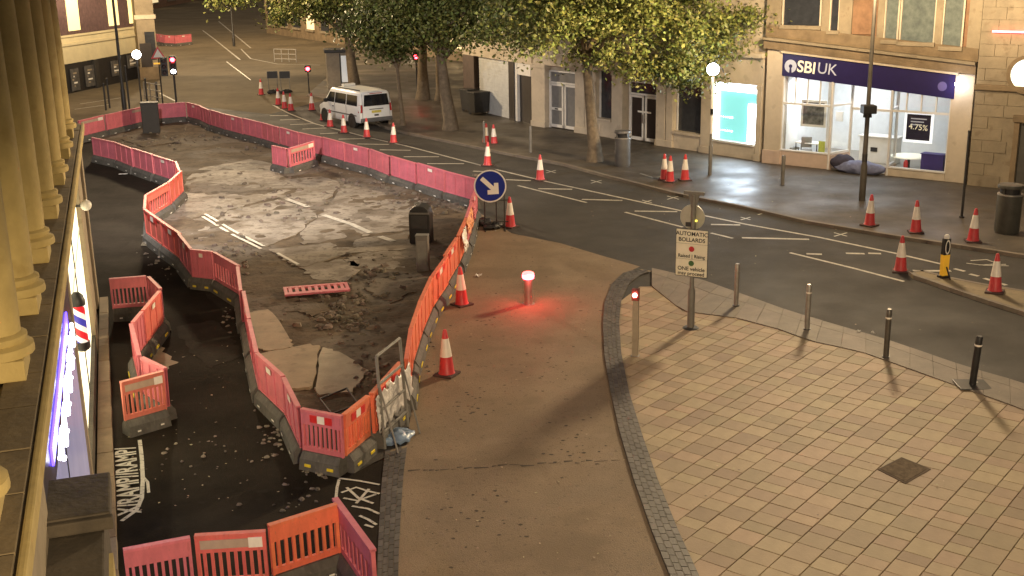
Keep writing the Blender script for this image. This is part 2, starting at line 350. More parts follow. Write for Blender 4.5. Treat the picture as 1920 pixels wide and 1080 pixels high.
# ---- dark footway beside the left building
foot_px = [(150, 240), (180, 250), (330, 300), (290, 360), (280, 400), (350, 520), (450, 560), (480, 720), (560, 840), (660, 890), (735, 850), (720, 1000), (712, 1180), (60, 1180), (150, 700)]
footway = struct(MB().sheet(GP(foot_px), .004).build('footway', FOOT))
for pts, mt in [([(330, 612), (405, 600), (440, 640), (450, 668), (395, 690), (350, 655)], CONC), ([(262, 655), (300, 648), (330, 680), (300, 705), (268, 690)], CONC2), ([(380, 545), (440, 540), (455, 575), (420, 590)], CONC)]:
    P_ = GP(pts); P_ = [P_[i].lerp(P_[(i+1) % len(P_)], k/6)+Vector((random.uniform(-.06, .06), random.uniform(-.08, .08), 0)) for i in range(len(P_)) for k in range(6)]
    struct_patch = MB().sheet(P_, .009).build('surface_patch', FOOT if mt is CONC else mt, footway)
    if mt is CONC: struct_patch.data.materials[0] = mat('patch_tarmac', (0.030, 0.024, 0.018), 0.9, spec=.1, var=0.3, scale=2, bump=.4, bscale=40, spots=[(60, .62, (.09, .08, .065), .5)])
# ---- block strips (small dark setts)
def sett_strip(name, Lp, Rp, z0, z1, across, step, parent=None):
    n = 200; A, la = walk(Lp, n); B, lb = walk(Rp, n); mb = MB()
    cnt = int(la/step)
    A, _ = walk(Lp, cnt); B, _ = walk(Rp, cnt)
    for i in range(cnt):
        for j in range(across):
            off = .5 if j % 2 else 0
            def pt(ii, jj):
                ii = min(max(ii, 0), cnt); k = int(ii); f = ii-k; k2 = min(k+1, cnt)
                a = A[k].lerp(A[k2], f); b = B[k].lerp(B[k2], f); return a.lerp(b, jj/across)
            g = .04
            q = [pt(i+off+g, j+g), pt(i+off+1-g, j+g), pt(i+off+1-g, j+1-g), pt(i+off+g, j+1-g)]
            mb.poly(q, z0, z1+random.uniform(-.002, .002))
    return mb.build(name, SETT, parent)
bed = struct(MB().sheet(GP(strip_L)+GP(strip_R)[::-1], .046).build('channel_strip', JOINT))
s1 = sett_strip('setts', GP(strip_L), GP(strip_R), .0, .054, 4, .22, bed); s1['kind'] = 'stuff'
st2L = [(722, 846), (716, 900), (712, 960), (708, 1040), (705, 1180)]; st2R = [(764, 835), (757, 890), (752, 960), (748, 1040), (745, 1180)]
bed2 = struct(MB().sheet(GP(st2L)+GP(st2R)[::-1], .007).build('channel_strip', JOINT))
s2 = sett_strip('setts', GP(st2L), GP(st2R), .0, .016, 4, .22, bed2); s2['kind'] = 'stuff'
# ---- kerb band between plaza and road
edge_px = [(1222, 506), (1313, 527), (1397, 557), (1480, 587), (1547, 607), (1660, 640), (1813, 693), (1920, 723), (2100, 790)]
band_px = [(1222, 540), (1280, 587), (1380, 600), (1467, 623), (1513, 642), (1613, 663), (1780, 723), (1920, 773), (2100, 850)]
edge, band = GP(edge_px), GP(band_px)
band_bed = struct(MB().poly(edge+band[::-1], -.02, .030).build('kerb_band', JOINT))
E1, _ = walk(edge, 22); B1, _ = walk(band, 22)
for i in range(22):
    for (f0, f1) in ((0, .30), (.30, 1.0)):
        a, b = E1[i].lerp(B1[i], f0), E1[i+1].lerp(B1[i+1], f0); c, d = E1[i+1].lerp(B1[i+1], f1), E1[i].lerp(B1[i], f1)
        cen = (a+b+c+d)/4; q = [cen+(v-cen)*.988 for v in (a, b, c, d)]
        MB().poly(q, 0, .062+random.uniform(-.003, .003)).build('kerbstone' if f0 == 0 else 'edge_slab', KERB, band_bed)
# ---- plaza pavers
plaza_px = [(1200, 540)]+strip_R[3:]+[(2150, 1180), (2150, 870)]+band_px[::-1]
plz = GP(plaza_px)
plaza = struct(MB().sheet(plz, .016).build('plaza', JOINT))
rd = Vector((.62, .785, 0)).normalized(); rn = Vector((rd.y, -rd.x, 0)); o0 = Vector((6, 20, 0))
LENS = [.30, .42, .50, .36, .42]; PM = {}
def paver_mesh(l, w):
    k = (l, w)
    if k not in PM:
        mb = MB(); g = .006; t = .005; x, y = l/2-g, w/2-g
        mb.add([(-x, -y, 0), (x, -y, 0), (x, y, 0), (-x, y, 0), (-x, -y, .036), (x, -y, .036), (x, y, .036), (-x, y, .036), (-x+t, -y+t, .042), (x-t, -y+t, .042), (x-t, y-t, .042), (-x+t, y-t, .042)],
               [(0, 1, 5, 4), (1, 2, 6, 5), (2, 3, 7, 6), (3, 0, 4, 7), (4, 5, 9, 8), (5, 6, 10, 9), (6, 7, 11, 10), (7, 4, 8, 11), (8, 9, 10, 11)])
        o = mb.build('paver', PAVE); PM[k] = o.data; bpy.data.objects.remove(o)
    return PM[k]
rows = []; cutp = []; v = -14.0; stp = GP(strip_L)+GP(strip_R)[::-1]; bnp = edge+band[::-1]
cov = [G(1645, 885), G(1690, 862), G(1745, 884), G(1698, 912)]   # access cover hole
while v < 14:
    w = random.choice([.36, .45, .40, .45]); u = -14.0
    while u < 14:
        l = random.choice(LENS); c = o0+rd*(u+l/2)+rn*(v+w/2)
        if not all(inside(c+rd*sx*l/2+rn*sy*w/2, cov) for sx in (-1, 1) for sy in (-1, 1)):
            if all(inside(c+rd*sx*l/2+rn*sy*w/2, plz) for sx in (-1, 1) for sy in (-1, 1)): rows.append((c, l, w))
            else:
                q = plz
                for (nn, dd_) in ((rd, l/2-.006), (-rd, l/2-.006), (rn, w/2-.006), (-rn, w/2-.006)):
                    out = []
                    for i_ in range(len(q)):
                        p0, p1 = q[i_], q[(i_+1) % len(q)]; s0, s1 = (p0-c).dot(nn)-dd_, (p1-c).dot(nn)-dd_
                        if s0 <= 0: out.append(p0)
                        if (s0 < 0) != (s1 < 0) and s0 != s1: out.append(p0.lerp(p1, s0/(s0-s1)))
                    q = out
                    if len(q) < 3: break
                if len(q) >= 3: cutp.append(q)
        u += l
    v += w
vis = []
for (c, l, w) in rows:
    x, y = proj((c.x, c.y, .04)); vis.append((0 if (-20 < x < 1940 and y < 1100) else 1, c.length, c, l, w))
vis.sort(key=lambda q: (q[0], q[1]))
ang = math.atan2(rd.y, rd.x); stuff = MB()
for i, (hid, _, c, l, w) in enumerate(vis):
    me = paver_mesh(l, w); tl = (random.uniform(-.006, .006), random.uniform(-.006, .006)); dz = random.uniform(-.003, .003)
    if i < 300:
        o = bpy.data.objects.new('paver', me); COL.objects.link(o); o.parent = plaza
        o.location = (c.x, c.y, dz); o.rotation_euler = (tl[0], tl[1], ang)
    else:
        M = Matrix.Translation((c.x, c.y, dz)) @ Matrix.Rotation(ang, 4, 'Z')
        stuff.add([M @ q.co for q in me.vertices], [tuple(p.vertices) for p in me.polygons])
for q in cutp: stuff.poly([Vector((p[0], p[1], 0)) for p in q], .0, .041)
so = stuff.build('paver_field', PAVE, plaza); so['kind'] = 'stuff'
cc = sum(cov, Vector())/4
t = thing('access_cover', 'dark square access cover set in the beige pavers', 'access cover', (cc.x, cc.y, 0))
MB().poly([cc+(p-cc)*1.0 for p in cov], .0, .050).build('frame', mat('cover_frame', (.13, .10, .075), .9, var=.2, spec=.1), t, True)
lidp = [cc+(p-cc)*.86 for p in cov]; MB().poly(lidp, .04, .054).build('lid', mat('cover_dark', (.15, .115, .08), .95, var=.3, scale=12, spec=.1), t, True)
# ---- road markings
def stroke(a, b, w, z=.004, mt=PAINT, parent=road, name='line_marking'):
    d = (b-a).normalized(); n = Vector((-d.y, d.x, 0))*w/2
    return MB().sheet([a-n, b-n, b+n, a+n], z).build(name, mt, parent)
def pline(pts, w, z=.005, mt=PAINT, parent=road, name='line_marking'):
    P = GP(pts) if len(pts[0]) == 2 and not isinstance(pts[0], Vector) else pts
    mb = MB(); Ls, Rs = [], []
    for i, p in enumerate(P):
        d = (P[min(i+1, len(P)-1)]-P[max(i-1, 0)]); d.z = 0; d.normalize(); n = Vector((-d.y, d.x, 0))*w/2; Ls.append(p+n); Rs.append(p-n)
    for i in range(len(P)-1): mb.add([(*Rs[i][:2], z), (*Rs[i+1][:2], z), (*Ls[i+1][:2], z), (*Ls[i][:2], z)], [(0, 1, 2, 3)])
    return mb.build(name, mt, parent)
pline([(512, 197), (540, 212), (590, 232), (695, 259), (759, 273), (909, 312)], .12)
pline([(930, 318), (1027, 341), (1280, 396)], .12)
pline([(1280, 396), (1400, 421), (1535, 445), (1678, 475), (1768, 496)], .12)
for q in [(1789, 504, 1809, 509), (1818, 514, 1835, 518), (1845, 522, 1862, 527), (1874, 531, 1887, 535)]: pline([q[:2], q[2:]], .13)
for q in [(506, 217, 540, 217), (525, 225, 562, 224), (544, 234, 586, 232), (567, 242, 612, 240), (600, 251, 640, 249), (635, 261, 684, 260), (670, 270, 729, 271), (712, 281, 770, 282), (757, 294, 823, 294), (801, 307, 870, 307), (887, 321, 933, 323), (948, 337, 995, 339), (1009, 354, 1073, 355), (1091, 374, 1167, 376), (1190, 396, 1270, 397), (1333, 421, 1388, 422), (1391, 446, 1517, 449), (1512, 476, 1541, 477), (1586, 475, 1621, 476), (1628, 475, 1652, 476), (1712, 508, 1783, 508)]:
    pline([q[:2], q[2:]], .16)
for q in [(971, 348, 1100, 380), (1172, 398, 1280, 426), (1333, 437, 1374, 447), (1481, 474, 1600, 503), (1600, 503, 1695, 528)]: pline([q[:2], q[2:]], .11)
# sprayed survey marks
def xmark(x, y, r, sy=.28):
    z = PZ+.004 if False else .006
    for s in (-1, 1):
        pline([(x-r, y-s*r*sy), (x+r, y+s*r*sy)], .06, .006+.003*(s > 0), PAINTW, road, 'spray_mark')
for q in [(1118, 341, 10), (1033, 322, 9), (1262, 371, 11), (1213, 378, 9), (1576, 440, 12), (1398, 410, 9), (1431, 400, 10), (1470, 389, 8)]: xmark(*q)
pline([(1820, 489), (1850, 487), (1870, 494), (1836, 497), (1886, 496)], .07, .006, PAINTW, road, 'spray_mark')
pline([(1812, 494), (1845, 498), (1892, 499)], .06, .009, PAINTW, road, 'spray_mark')
pline([(1200, 330), (1225, 338), (1240, 336)], .05, PZ+.004, PAINTW, far_pav, 'spray_mark')
# far junction lines
pline([(380, 57), (400, 72), (425, 92), (450, 112)], .15); pline([(300, 175), (330, 190)], .12)
pline([(452, 92), (470, 110), (520, 120), (600, 122)], .12); pline([(410, 40), (470, 90)], .15)
for q in [(425, 116, 470, 150), (140, 205, 205, 196), (150, 195, 230, 183)]: pline([q[:2], q[2:]], .10)
# ---- chalk letters on the footway and white scribble by the channel strip
def gfont(txt, p0, p1, up, size, parent):
    a, b = G(*p0), G(*p1); x = (b-a).normalized(); y = Vector((-x.y, x.x, 0))
    me_m = basis((a+b)/2+Vector((0, 0, .012)), x, y)
    o = text_part('chalk_lettering', txt, size, me_m @ Matrix.Diagonal((.92, 1.15, 1, 1)), PAINTW, parent, bold=True); return o
gfont('X/RAMP//RAMP/', (247, 983), (236, 826), 1, .44, footway)
pline([(262, 826), (266, 860), (268, 900), (266, 935), (256, 958), (228, 978)], .07, .012, PAINTW, footway, 'chalk_line')
pline([(268, 895), (277, 905), (279, 925)], .05, .013, PAINTW, footway, 'chalk_line')
for q in [[(636, 898), (675, 903), (712, 910)], [(636, 900), (632, 915), (630, 935)], [(640, 925), (668, 915), (690, 922), (712, 927)], [(644, 935), (670, 940), (705, 928)], [(650, 915), (672, 935), (700, 945)], [(660, 950), (690, 955), (712, 965)], [(668, 945), (692, 918)], [(674, 968), (690, 975), (706, 985)], [(684, 985), (700, 990)]]:
    pline(q, .05, .012+.002*random.random(), PAINTW, footway, 'chalk_line')

# ================================================================== WORKS AREA: dug ground, slabs
works_px = [(175, 262), (250, 290), (335, 318), (330, 345), (285, 370), (285, 405), (350, 470), (440, 510), (470, 620), (490, 690), (560, 780), (650, 800), (740, 720), (775, 640), (800, 560), (860, 470), (893, 385), (850, 370), (760, 345), (640, 300), (600, 285), (500, 262), (380, 232), (350, 222), (210, 245), (150, 262)]
wp = GP(works_px)
x0, x1 = min(p.x for p in wp), max(p.x for p in wp); y0, y1 = min(p.y for p in wp), max(p.y for p in wp)
mb = MB(); st = .13; nx, ny = int((x1-x0)/st)+1, int((y1-y0)/st)+1; idx = {}
def wz(x, y):
    p = Vector((x*.35, y*.35, 3.1)); a = noise.fractal(p, 1.0, 2.0, 5); b = noise.noise(Vector((x*1.3, y*1.3, 7)))
    return .032+.045*a+.045*max(0, b)+.02*noise.noise(Vector((x*3.1, y*3.1, 1)))
vv = []
for j in range(ny+1):
    for i in range(nx+1):
        x, y = x0+i*st, y0+j*st; idx[i, j] = len(vv); vv.append((x, y, max(.008, wz(x, y))))
ff = [(idx[i, j], idx[i+1, j], idx[i+1, j+1], idx[i, j+1]) for j in range(ny) for i in range(nx) if inside((x0+(i+.5)*st, y0+(j+.5)*st), wp)]
used = {}; v2 = []
for f in ff:
    for k in f:
        if k not in used: used[k] = len(v2); v2.append(vv[k])
mb.add(v2, [tuple(used[k] for k in f) for f in ff])
works = struct(mb.build('excavated_ground', DIRT, smooth=True))
def slab(px, h, mt, name='concrete_slab', rough=.06, parent=works, sub=3):
    P = GP(px); out = []
    for i in range(len(P)):
        a, b = P[i], P[(i+1) % len(P)]
        for k in range(sub):
            q = a.lerp(b, k/sub); q = q+Vector((random.uniform(-rough, rough), random.uniform(-rough, rough), 0)); out.append(q)
    return MB().poly(out, 0, h).build(name, mt, parent)
OLD = [[(300, 398), (372, 318), (470, 300), (560, 318), (640, 345), (600, 395), (520, 372), (430, 395), (390, 420)],
       [(395, 423), (432, 398), (520, 376), (600, 399), (560, 440), (500, 466), (440, 440)],
       [(605, 401), (645, 348), (715, 362), (775, 388), (772, 432), (690, 444), (565, 462), (566, 440)],
       [(505, 472), (690, 449), (768, 438), (768, 470), (640, 480), (560, 505), (530, 490)]]
for i, q in enumerate(OLD): slab(q, .046+.004*i, CONC, 'road_slab', .10, sub=8)
pline([(535, 375), (578, 391)], .2, .062, PAINT, works); pline([(606, 406), (660, 424), (695, 440)], .2, .064, PAINT, works); pline([(712, 447), (738, 456)], .22, .068, PAINT, works)
pline([(385, 404), (440, 437), (495, 465)], .10, .062, PAINT, works); pline([(380, 409), (434, 442), (490, 470)], .10, .063, PAINT, works); pline([(520, 478), (560, 500)], .1, .067, PAINT, works)
NEARS = [([(467, 590), (505, 583), (545, 640), (548, 655), (500, 662), (478, 655)], .058, CONC2), ([(490, 668), (580, 650), (600, 655), (585, 730), (545, 735), (510, 700)], .07, CONC2), ([(603, 655), (640, 665), (690, 700), (660, 740), (600, 745), (590, 730)], .062, mat('pale_slab', (.33, .285, .21), .75, var=.2, scale=1.5, bump=.4, bscale=20, spots=[(3, .6, (.2, .16, .11), .5)]))]
for q, h, m_ in NEARS: slab(q, h, m_, 'concrete_slab', .04, sub=6)
rub = [[(450, 505), (500, 500), (530, 520), (500, 560), (455, 550)], [(560, 505), (640, 488), (680, 500), (650, 530), (590, 525)], [(690, 530), (760, 515), (790, 540), (740, 570), (690, 550)], [(300, 330), (380, 300), (430, 305), (380, 330)], [(640, 490), (710, 470), (768, 478), (760, 505), (690, 510)], [(350, 430), (390, 428), (400, 445), (370, 452)], [(380, 255), (440, 250), (470, 262), (420, 272)], [(560, 560), (620, 575), (600, 600), (545, 585)], [(230, 262), (300, 255), (330, 268), (270, 278)], [(455, 285), (500, 280), (520, 292), (470, 298)], [(640, 335), (700, 340), (745, 360), (690, 356)]]
for i, q in enumerate(rub): slab(q, .042+.008*(i % 3), CONC if i in (1, 4, 5) else DIRT, 'broken_slab', .12, sub=8)
# rubble lumps
lump = []
for k in range(4):
    mb = MB(); n = 7; vs = [Vector((math.cos(t*2*math.pi/n)*random.uniform(.7, 1.2), math.sin(t*2*math.pi/n)*random.uniform(.7, 1.2), 0)) for t in range(n)]
    vs += [v*random.uniform(.5, .8)+Vector((0, 0, random.uniform(.4, .8))) for v in vs]
    mb.add(vs, [tuple(range(n, 2*n))]+[(i, (i+1) % n, (i+1) % n+n, i+n) for i in range(n)]); lump.append(mb)
rb = MB(); rubble_spots = [(560, 380, 200, 60, 160), (650, 600, 80, 40, 120), (430, 470, 60, 50, 90), (250, 275, 60, 15, 60), (760, 380, 60, 25, 80), (690, 345, 150, 25, 90), (820, 390, 60, 20, 50), (300, 260, 90, 18, 70), (480, 280, 40, 12, 25), (420, 500, 60, 40, 60), (650, 560, 90, 50, 70), (820, 480, 25, 30, 30), (560, 315, 40, 12, 30), (700, 500, 60, 30, 40), (690, 700, 40, 40, 30), (310, 480, 40, 40, 40), (400, 255, 50, 10, 30)]
for (cx, cy, rx, ry, n) in rubble_spots:
    for k in range(n):
        p = G(cx+random.gauss(0, .5)*rx, cy+random.gauss(0, .5)*ry); s_ = random.choice([.03, .04, .05, .07, .10, .14])
        M = Matrix.Translation((p.x, p.y, .03)) @ Matrix.Rotation(random.uniform(0, 6.3), 4, 'Z') @ Matrix.Diagonal((s_, s_*.8, s_*.8, 1)); L_ = random.choice(lump)
        rb.add([M @ v for v in L_.v], L_.f)
ro = rb.build('rubble', mat('rubble', (.13, .105, .075), .85, var=.4, scale=3, rnd=.4)); tag(ro, 'loose lumps of rubble and broken surfacing on the dug ground', 'rubble', kind='stuff')
mb = MB()
for (cx, cy, rx, ry, n) in [(300, 470, 40, 60, 40), (430, 590, 15, 60, 25), (520, 800, 45, 70, 60), (600, 880, 40, 20, 40), (800, 640, 18, 80, 40), (880, 450, 12, 30, 30), (560, 930, 80, 60, 20), (380, 850, 90, 60, 20)]:
    for k in range(n):
        p = G(cx+random.gauss(0, .5)*rx, cy+random.gauss(0, .5)*ry); s_ = random.choice([.02, .03, .04, .06])
        M = Matrix.Translation((p.x, p.y, .004)) @ Matrix.Rotation(random.uniform(0, 6.3), 4, 'Z') @ Matrix.Diagonal((s_, s_*.8, s_*.7, 1)); L_ = random.choice(lump)
        mb.add([M @ v for v in L_.v], L_.f)
gr = mb.build('grit', mat('grit', (.2, .17, .13), .85, var=.4, scale=3, rnd=.5)); tag(gr, 'scattered grit and crumbs of spoil along the barrier feet', 'grit', kind='stuff')

# ================================================================== LEFT BUILDING (columns over shops)
LF = Frame((0, 0), (-.3124, .9500)); WB = -1.0; ZL = 4.6; S0, S1 = 5.0, 31.0
lb = thing('columned_building', 'sandstone building with a row of columns standing on a ledge over lit shops', 'building', tuple(LF(S0, WB, 0)))
def lbox(name, mt, a0, a1, b0, b1, z0, z1, par=None, bevel=0):
    mb = MB(); LF.box(mb, a0, a1, b0, b1, z0, z1); return mb.build(name, mt, par or lb, True, bevel=bevel)
wall = lbox('upper_wall', SANDDK, S0, S1, WB-6, WB-.75, ZL-.1, 13)
for i, s_ in enumerate([8.2, 10.6, 13.2, 17.0, 21.4, 25.2, 28.6]):     # window reveals between the columns
    lbox('window', DGLASS, s_, s_+1.1, WB-.76, WB-.73, 6.1, 9.2); 
lbox('ledge', LEDGE, S0, S1, WB-.8, WB+.02, ZL-.28, ZL, bevel=.03)
lbox('ledge_lip', COLST, S0, S1+.02, WB+.02, WB+.09, ZL-.16, ZL+.03, bevel=.02)
# ledge slabs with open joints
s_ = S0+.1
while s_ < S1-.8:
    l = random.uniform(.8, 1.3); lbox('ledge_slab', LEDGE, s_, s_+l-.02, WB-.34, WB+.0, ZL+.001, ZL+.03+random.uniform(0, .012), bevel=.008); s_ += l
for i, (s_, b_) in enumerate([(8.6, .19), (11.9, .19), (14.2, .19), (16.7, .18), (19.6, .17), (22.6, .16), (25.6, .15), (28.6, .15)]):
    r = .245; b_ += .14; c = LF(s_, WB-b_-.06, ZL)
    shaft = MB().lathe([(r*.98, .0), (r*1.0, .3), (r*.99, 1.4), (r*.93, 2.6), (r*.87, 3.45), (r*1.05, 3.47), (r*1.05, 3.52), (r*.9, 3.54), (r*.95, 3.62), (r*1.3, 3.78), (r*1.3, 3.86)], 20, (c.x, c.y, ZL+.46)).build('column', COLST, lb, True, smooth=True)
    MB().lathe([(r*1.4, .24), (r*1.42, .28), (r*1.4, .33), (r*1.12, .36), (r*1.2, .40), (r*1.2, .43), (r*1.0, .46)], 20, (c.x, c.y, ZL)).build('column_base', COLST, shaft, True, smooth=True)
    lbox('pedestal', COLST, s_-.33, s_+.33, WB-.9, WB-b_+.20, ZL+.03, ZL+.24, shaft, bevel=.02)
lbox('entablature', SANDDK, S0, S1, WB-.8, WB+.02, 8.92, 9.7); lbox('cornice', SANDDK, S0, S1, WB-.8, WB+.85, 9.7, 10.1)  # out of view; cornice set low and deep to darken the column tops
# ground floor under the ledge
LITW = emat('lit_shop_window', (1.0, .93, .62), 1.15, (.9, .88, .7))
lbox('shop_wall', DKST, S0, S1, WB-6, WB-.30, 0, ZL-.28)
for (a0, a1) in [(S0, 10.9), (18.7, 19.0), (26.6, 28.4), (30.3, S1)]: lbox('pier', SANDST, a0, a1, WB-.30, WB-.04, 0, ZL-.28, bevel=.02)
lbox('fascia_board', mat('dark_fascia', (.03, .028, .05), .35, var=.2), 10.95, 18.65, WB-.30, WB-.06, 3.2, 4.25)
lbox('shop_window', mat('shop_window_violet_lit', (.30, .31, .42), .25, var=.12, scale=.8, emit=(.33, .34, .66), estr=.22), 11.0, 18.6, WB-.30, WB-.075, .45, 3.15)
for a in (14.4,): lbox('window_mullion', DKMET, a-.03, a+.03, WB-.08, WB-.065, .55, 3.15)
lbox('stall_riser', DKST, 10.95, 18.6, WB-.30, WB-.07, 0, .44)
lbox('lit_shop_window', LITW, 19.05, 26.5, WB-.30, WB-.14, .5, 4.1)
for a in (22.8,): lbox('window_mullion', DKMET, a-.03, a+.03, WB-.14, WB-.12, .5, 4.1)
lbox('transom', WHITEP, 19.05, 26.5, WB-.14, WB-.12, 2.9, 2.95)
lbox('stall_riser', DKST, 19.05, 26.5, WB-.30, WB-.06, 0, .48)
lbox('shop_window', DGLASS, 28.45, 30.25, WB-.30, WB-.2, .5, 3.6)
s_ = 8.0
while s_ < 30.5:      # stone plinth course along the foot
    l = random.uniform(1.0, 1.5); e = .18-.16*min(1, max(0, (s_-9)/18))
    lbox('plinth_stone', SANDDK if random.random() < .5 else SANDST, s_, s_+l-.015, WB-.03, WB+.16+e, 0, .14+random.uniform(0, .01), bevel=.012); s_ += l
# blue neon script along the fascia
NEON = emat('neon_white', (.86, .86, 1.0), 6.0); NEONB = emat('neon_blue_halo', (.10, .05, 1.0), 3.2, (.05, .05, .5))
nt = thing('neon_sign', 'white neon script with blue backing along the dark shop fascia', 'neon sign', tuple(LF(12.2, WB, 3.4)))
LF.box((mbn := MB()), 12.1, 17.2, WB-.055, WB-.03, 3.50, 3.70); mbn.build('backing', NEONB, nt, True)
for k in range(11):     # looping script letters
    a = 12.25+k*.44; pts = []
    h = .28 if k in (0, 4, 8) else .2
    for j in range(15):
        th = j/14*2*math.pi*1.15; pts.append(LF(a+.19+.17*math.sin(th)*(1 if k % 2 else -1)+.03*j/14, WB+.03+.02*math.cos(th*.5), 3.40+h/2-h/2*math.cos(th)*(1 if k % 3 else .7)))
    MB().tube(pts, .024, 8).build('letter', NEON, nt, True, smooth=True)
# barber pole
bp = LF(19.6, WB+.0, 2.5)
bt = thing('barber_pole', 'red white and blue barber pole with black end caps on the wall', 'barber pole', tuple(bp))
def stripe_mat():
    m = bpy.data.materials.new('barber_stripes'); m.use_nodes = True; N = m.node_tree.nodes; Lk = m.node_tree.links; b = N['Principled BSDF']
    tc = N.new('ShaderNodeTexCoord'); sx = N.new('ShaderNodeSeparateXYZ'); Lk.new(tc.outputs['Object'], sx.inputs[0])
    at = N.new('ShaderNodeMath'); at.operation = 'ARCTAN2'; Lk.new(sx.outputs[1], at.inputs[0]); Lk.new(sx.outputs[0], at.inputs[1])
    dv = N.new('ShaderNodeMath'); dv.operation = 'DIVIDE'; dv.inputs[1].default_value = 6.2832; Lk.new(at.outputs[0], dv.inputs[0])
    mz = N.new('ShaderNodeMath'); mz.operation = 'MULTIPLY'; mz.inputs[1].default_value = 2.2; Lk.new(sx.outputs[2], mz.inputs[0])
    ad = N.new('ShaderNodeMath'); ad.operation = 'ADD'; Lk.new(dv.outputs[0], ad.inputs[0]); Lk.new(mz.outputs[0], ad.inputs[1])
    fr = N.new('ShaderNodeMath'); fr.operation = 'FRACT'; Lk.new(ad.outputs[0], fr.inputs[0])
    cr = N.new('ShaderNodeValToRGB'); cr.color_ramp.interpolation = 'CONSTANT'; E_ = cr.color_ramp.elements
    E_[0].color = (.6, .02, .03, 1); E_[1].position = .28; E_[1].color = (.85, .82, .8, 1)
    e = E_.new(.5); e.color = (.05, .05, .4, 1); e = E_.new(.78); e.color = (.85, .82, .8, 1)
    Lk.new(fr.outputs[0], cr.inputs[0]); Lk.new(cr.outputs[0], b.inputs['Base Color']); b.inputs['Roughness'].default_value = .3
    Lk.new(cr.outputs[0], b.inputs['Emission Color']); b.inputs['Emission Strength'].default_value = .35
    return m
MB().lathe([(.105, 0), (.105, .62)], 18).build('striped_cylinder', stripe_mat(), bt, smooth=True)
MB().lathe([(.07, -.16), (.125, -.11), (.125, .0)], 18).build('lower_cap', BLACK, bt, smooth=True)
MB().lathe([(.125, .62), (.125, .70), (.09, .79), (.04, .84)], 18).build('upper_cap', BLACK, bt, smooth=True)
mb = MB(); LF.box(mb, 19.56, 19.64, WB-.2, WB+.1, 2.36, 2.42); LF.box(mb, 19.56, 19.64, WB-.2, WB+.1, 3.22, 3.28); mb.build('bracket', BLACK, bt, True)
# small projecting light on the ledge front
for (s_, z_) in ((22.2, 4.25),):
    c = LF(s_, WB+.22, z_); sl = thing('wall_spotlight', 'small white spotlight head on the shopfront edge', 'spotlight', tuple(c))
    MB().ball((0, 0, 0), .1, 12, 8).build('head', SIGNWH, sl, smooth=True); mb = MB(); LF.box(mb, s_-.02, s_+.02, WB-.05, WB+.2, z_-.02, z_+.02); mb.build('arm', DKMET, sl, True)
# projecting stone console block in the foreground
p_in, p_out = G(45, 905, 3.55), G(206, 885, 3.55)
ca = LF(0, 0, 0); s_c = (p_in.dot(LF.u)+p_out.dot(LF.u))/2
bi, bo = p_in.dot(LF.w), p_out.dot(LF.w)
cb = thing('stone_console', 'weathered stone console block jutting from the foot of the columned wall', 'stonework', tuple(LF(s_c, bi, 0)))
def cbox(name, mt, *a, bevel=.02):
    mb = MB(); LF.box(mb, *a); mb.build(name, mt, cb, True, bevel=bevel)
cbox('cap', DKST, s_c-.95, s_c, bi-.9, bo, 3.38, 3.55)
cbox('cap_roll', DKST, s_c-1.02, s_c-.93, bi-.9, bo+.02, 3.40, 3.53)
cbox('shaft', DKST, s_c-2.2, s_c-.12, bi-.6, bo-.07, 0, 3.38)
cbox('edge_strip', COLST, s_c-2.0, s_c-.7, bo-.07, bo-.03, .3, 3.0, bevel=0)

# ================================================================== RIGHT SIDE: bank shop
SB0, SB1 = G(1430, 305, PZ), G(1797, 343, PZ); SB = Frame(SB0, SB1)
A = SB.at
sb = thing('bank_shop', 'brightly lit bank shop with navy lettered fascia under a sandstone storey', 'building', tuple(SB(0, 0, PZ)))
def sbox(name, mt, a0, a1, b0, b1, z0, z1, par=None, bevel=0, label=None):
    mb = MB(); SB.box(mb, a0, a1, b0, b1, z0, z1); return mb.build(name, mt, par or sb, True, bevel=bevel, label=label)
W_ = SB.L
zT = 4.35            # underside of cornice
pl = A(1466, 200)[0]; pr = A(1778, 250)[0]

sbox('pillar_base', PINKST, -.03, pl+.03, -.3, .05, PZ, PZ+.55, bevel=.02); 
mb = MB()            # fascia falls a little to the right with the street
zA = A(1464, 98); zB = A(1786, 139); FH = zA[1]-A(1466, 141)[1]
fz = lambda a: zA[1]+(zB[1]-zA[1])*(a-zA[0])/(zB[0]-zA[0])
mb.add([SB(pl-.05, .02, fz(pl)), SB(pr+.1, .02, fz(pr)), SB(pr+.1, .02, fz(pr)-FH), SB(pl-.05, .02, fz(pl)-FH), SB(pl-.05, -.2, fz(pl)), SB(pr+.1, -.2, fz(pr)), SB(pr+.1, -.2, fz(pr)-FH), SB(pl-.05, -.2, fz(pl)-FH)],
       [(3, 2, 1, 0), (4, 5, 6, 7), (0, 1, 5, 4), (1, 2, 6, 5), (2, 3, 7, 6), (3, 0, 4, 7)])
fascia = mb.build('fascia', NAVY, sb, True)
def band_sl(name, mt, z_up, h, b0, b1, a0=-.1, a1=None, par=None):
    a1 = W_+.3 if a1 is None else a1; vs = []
    for a in (a0, a1):
        for b in (b0, b1):
            for z in (fz(a)+z_up, fz(a)+z_up+h): vs.append(SB(a, b, z))
    return MB().add(vs, [(0, 2, 3, 1), (4, 5, 7, 6), (0, 1, 5, 4), (2, 6, 7, 3), (1, 3, 7, 5), (0, 4, 6, 2)]).build(name, mt, par or sb, True)
sbox('pillar', CREAM, 0, pl, -.5, 0, PZ, fz(pl)+.09, bevel=.02); sbox('pillar', CREAM, pr, W_+.25, -.5, 0, PZ, fz(W_+.25)+.09, bevel=.02)
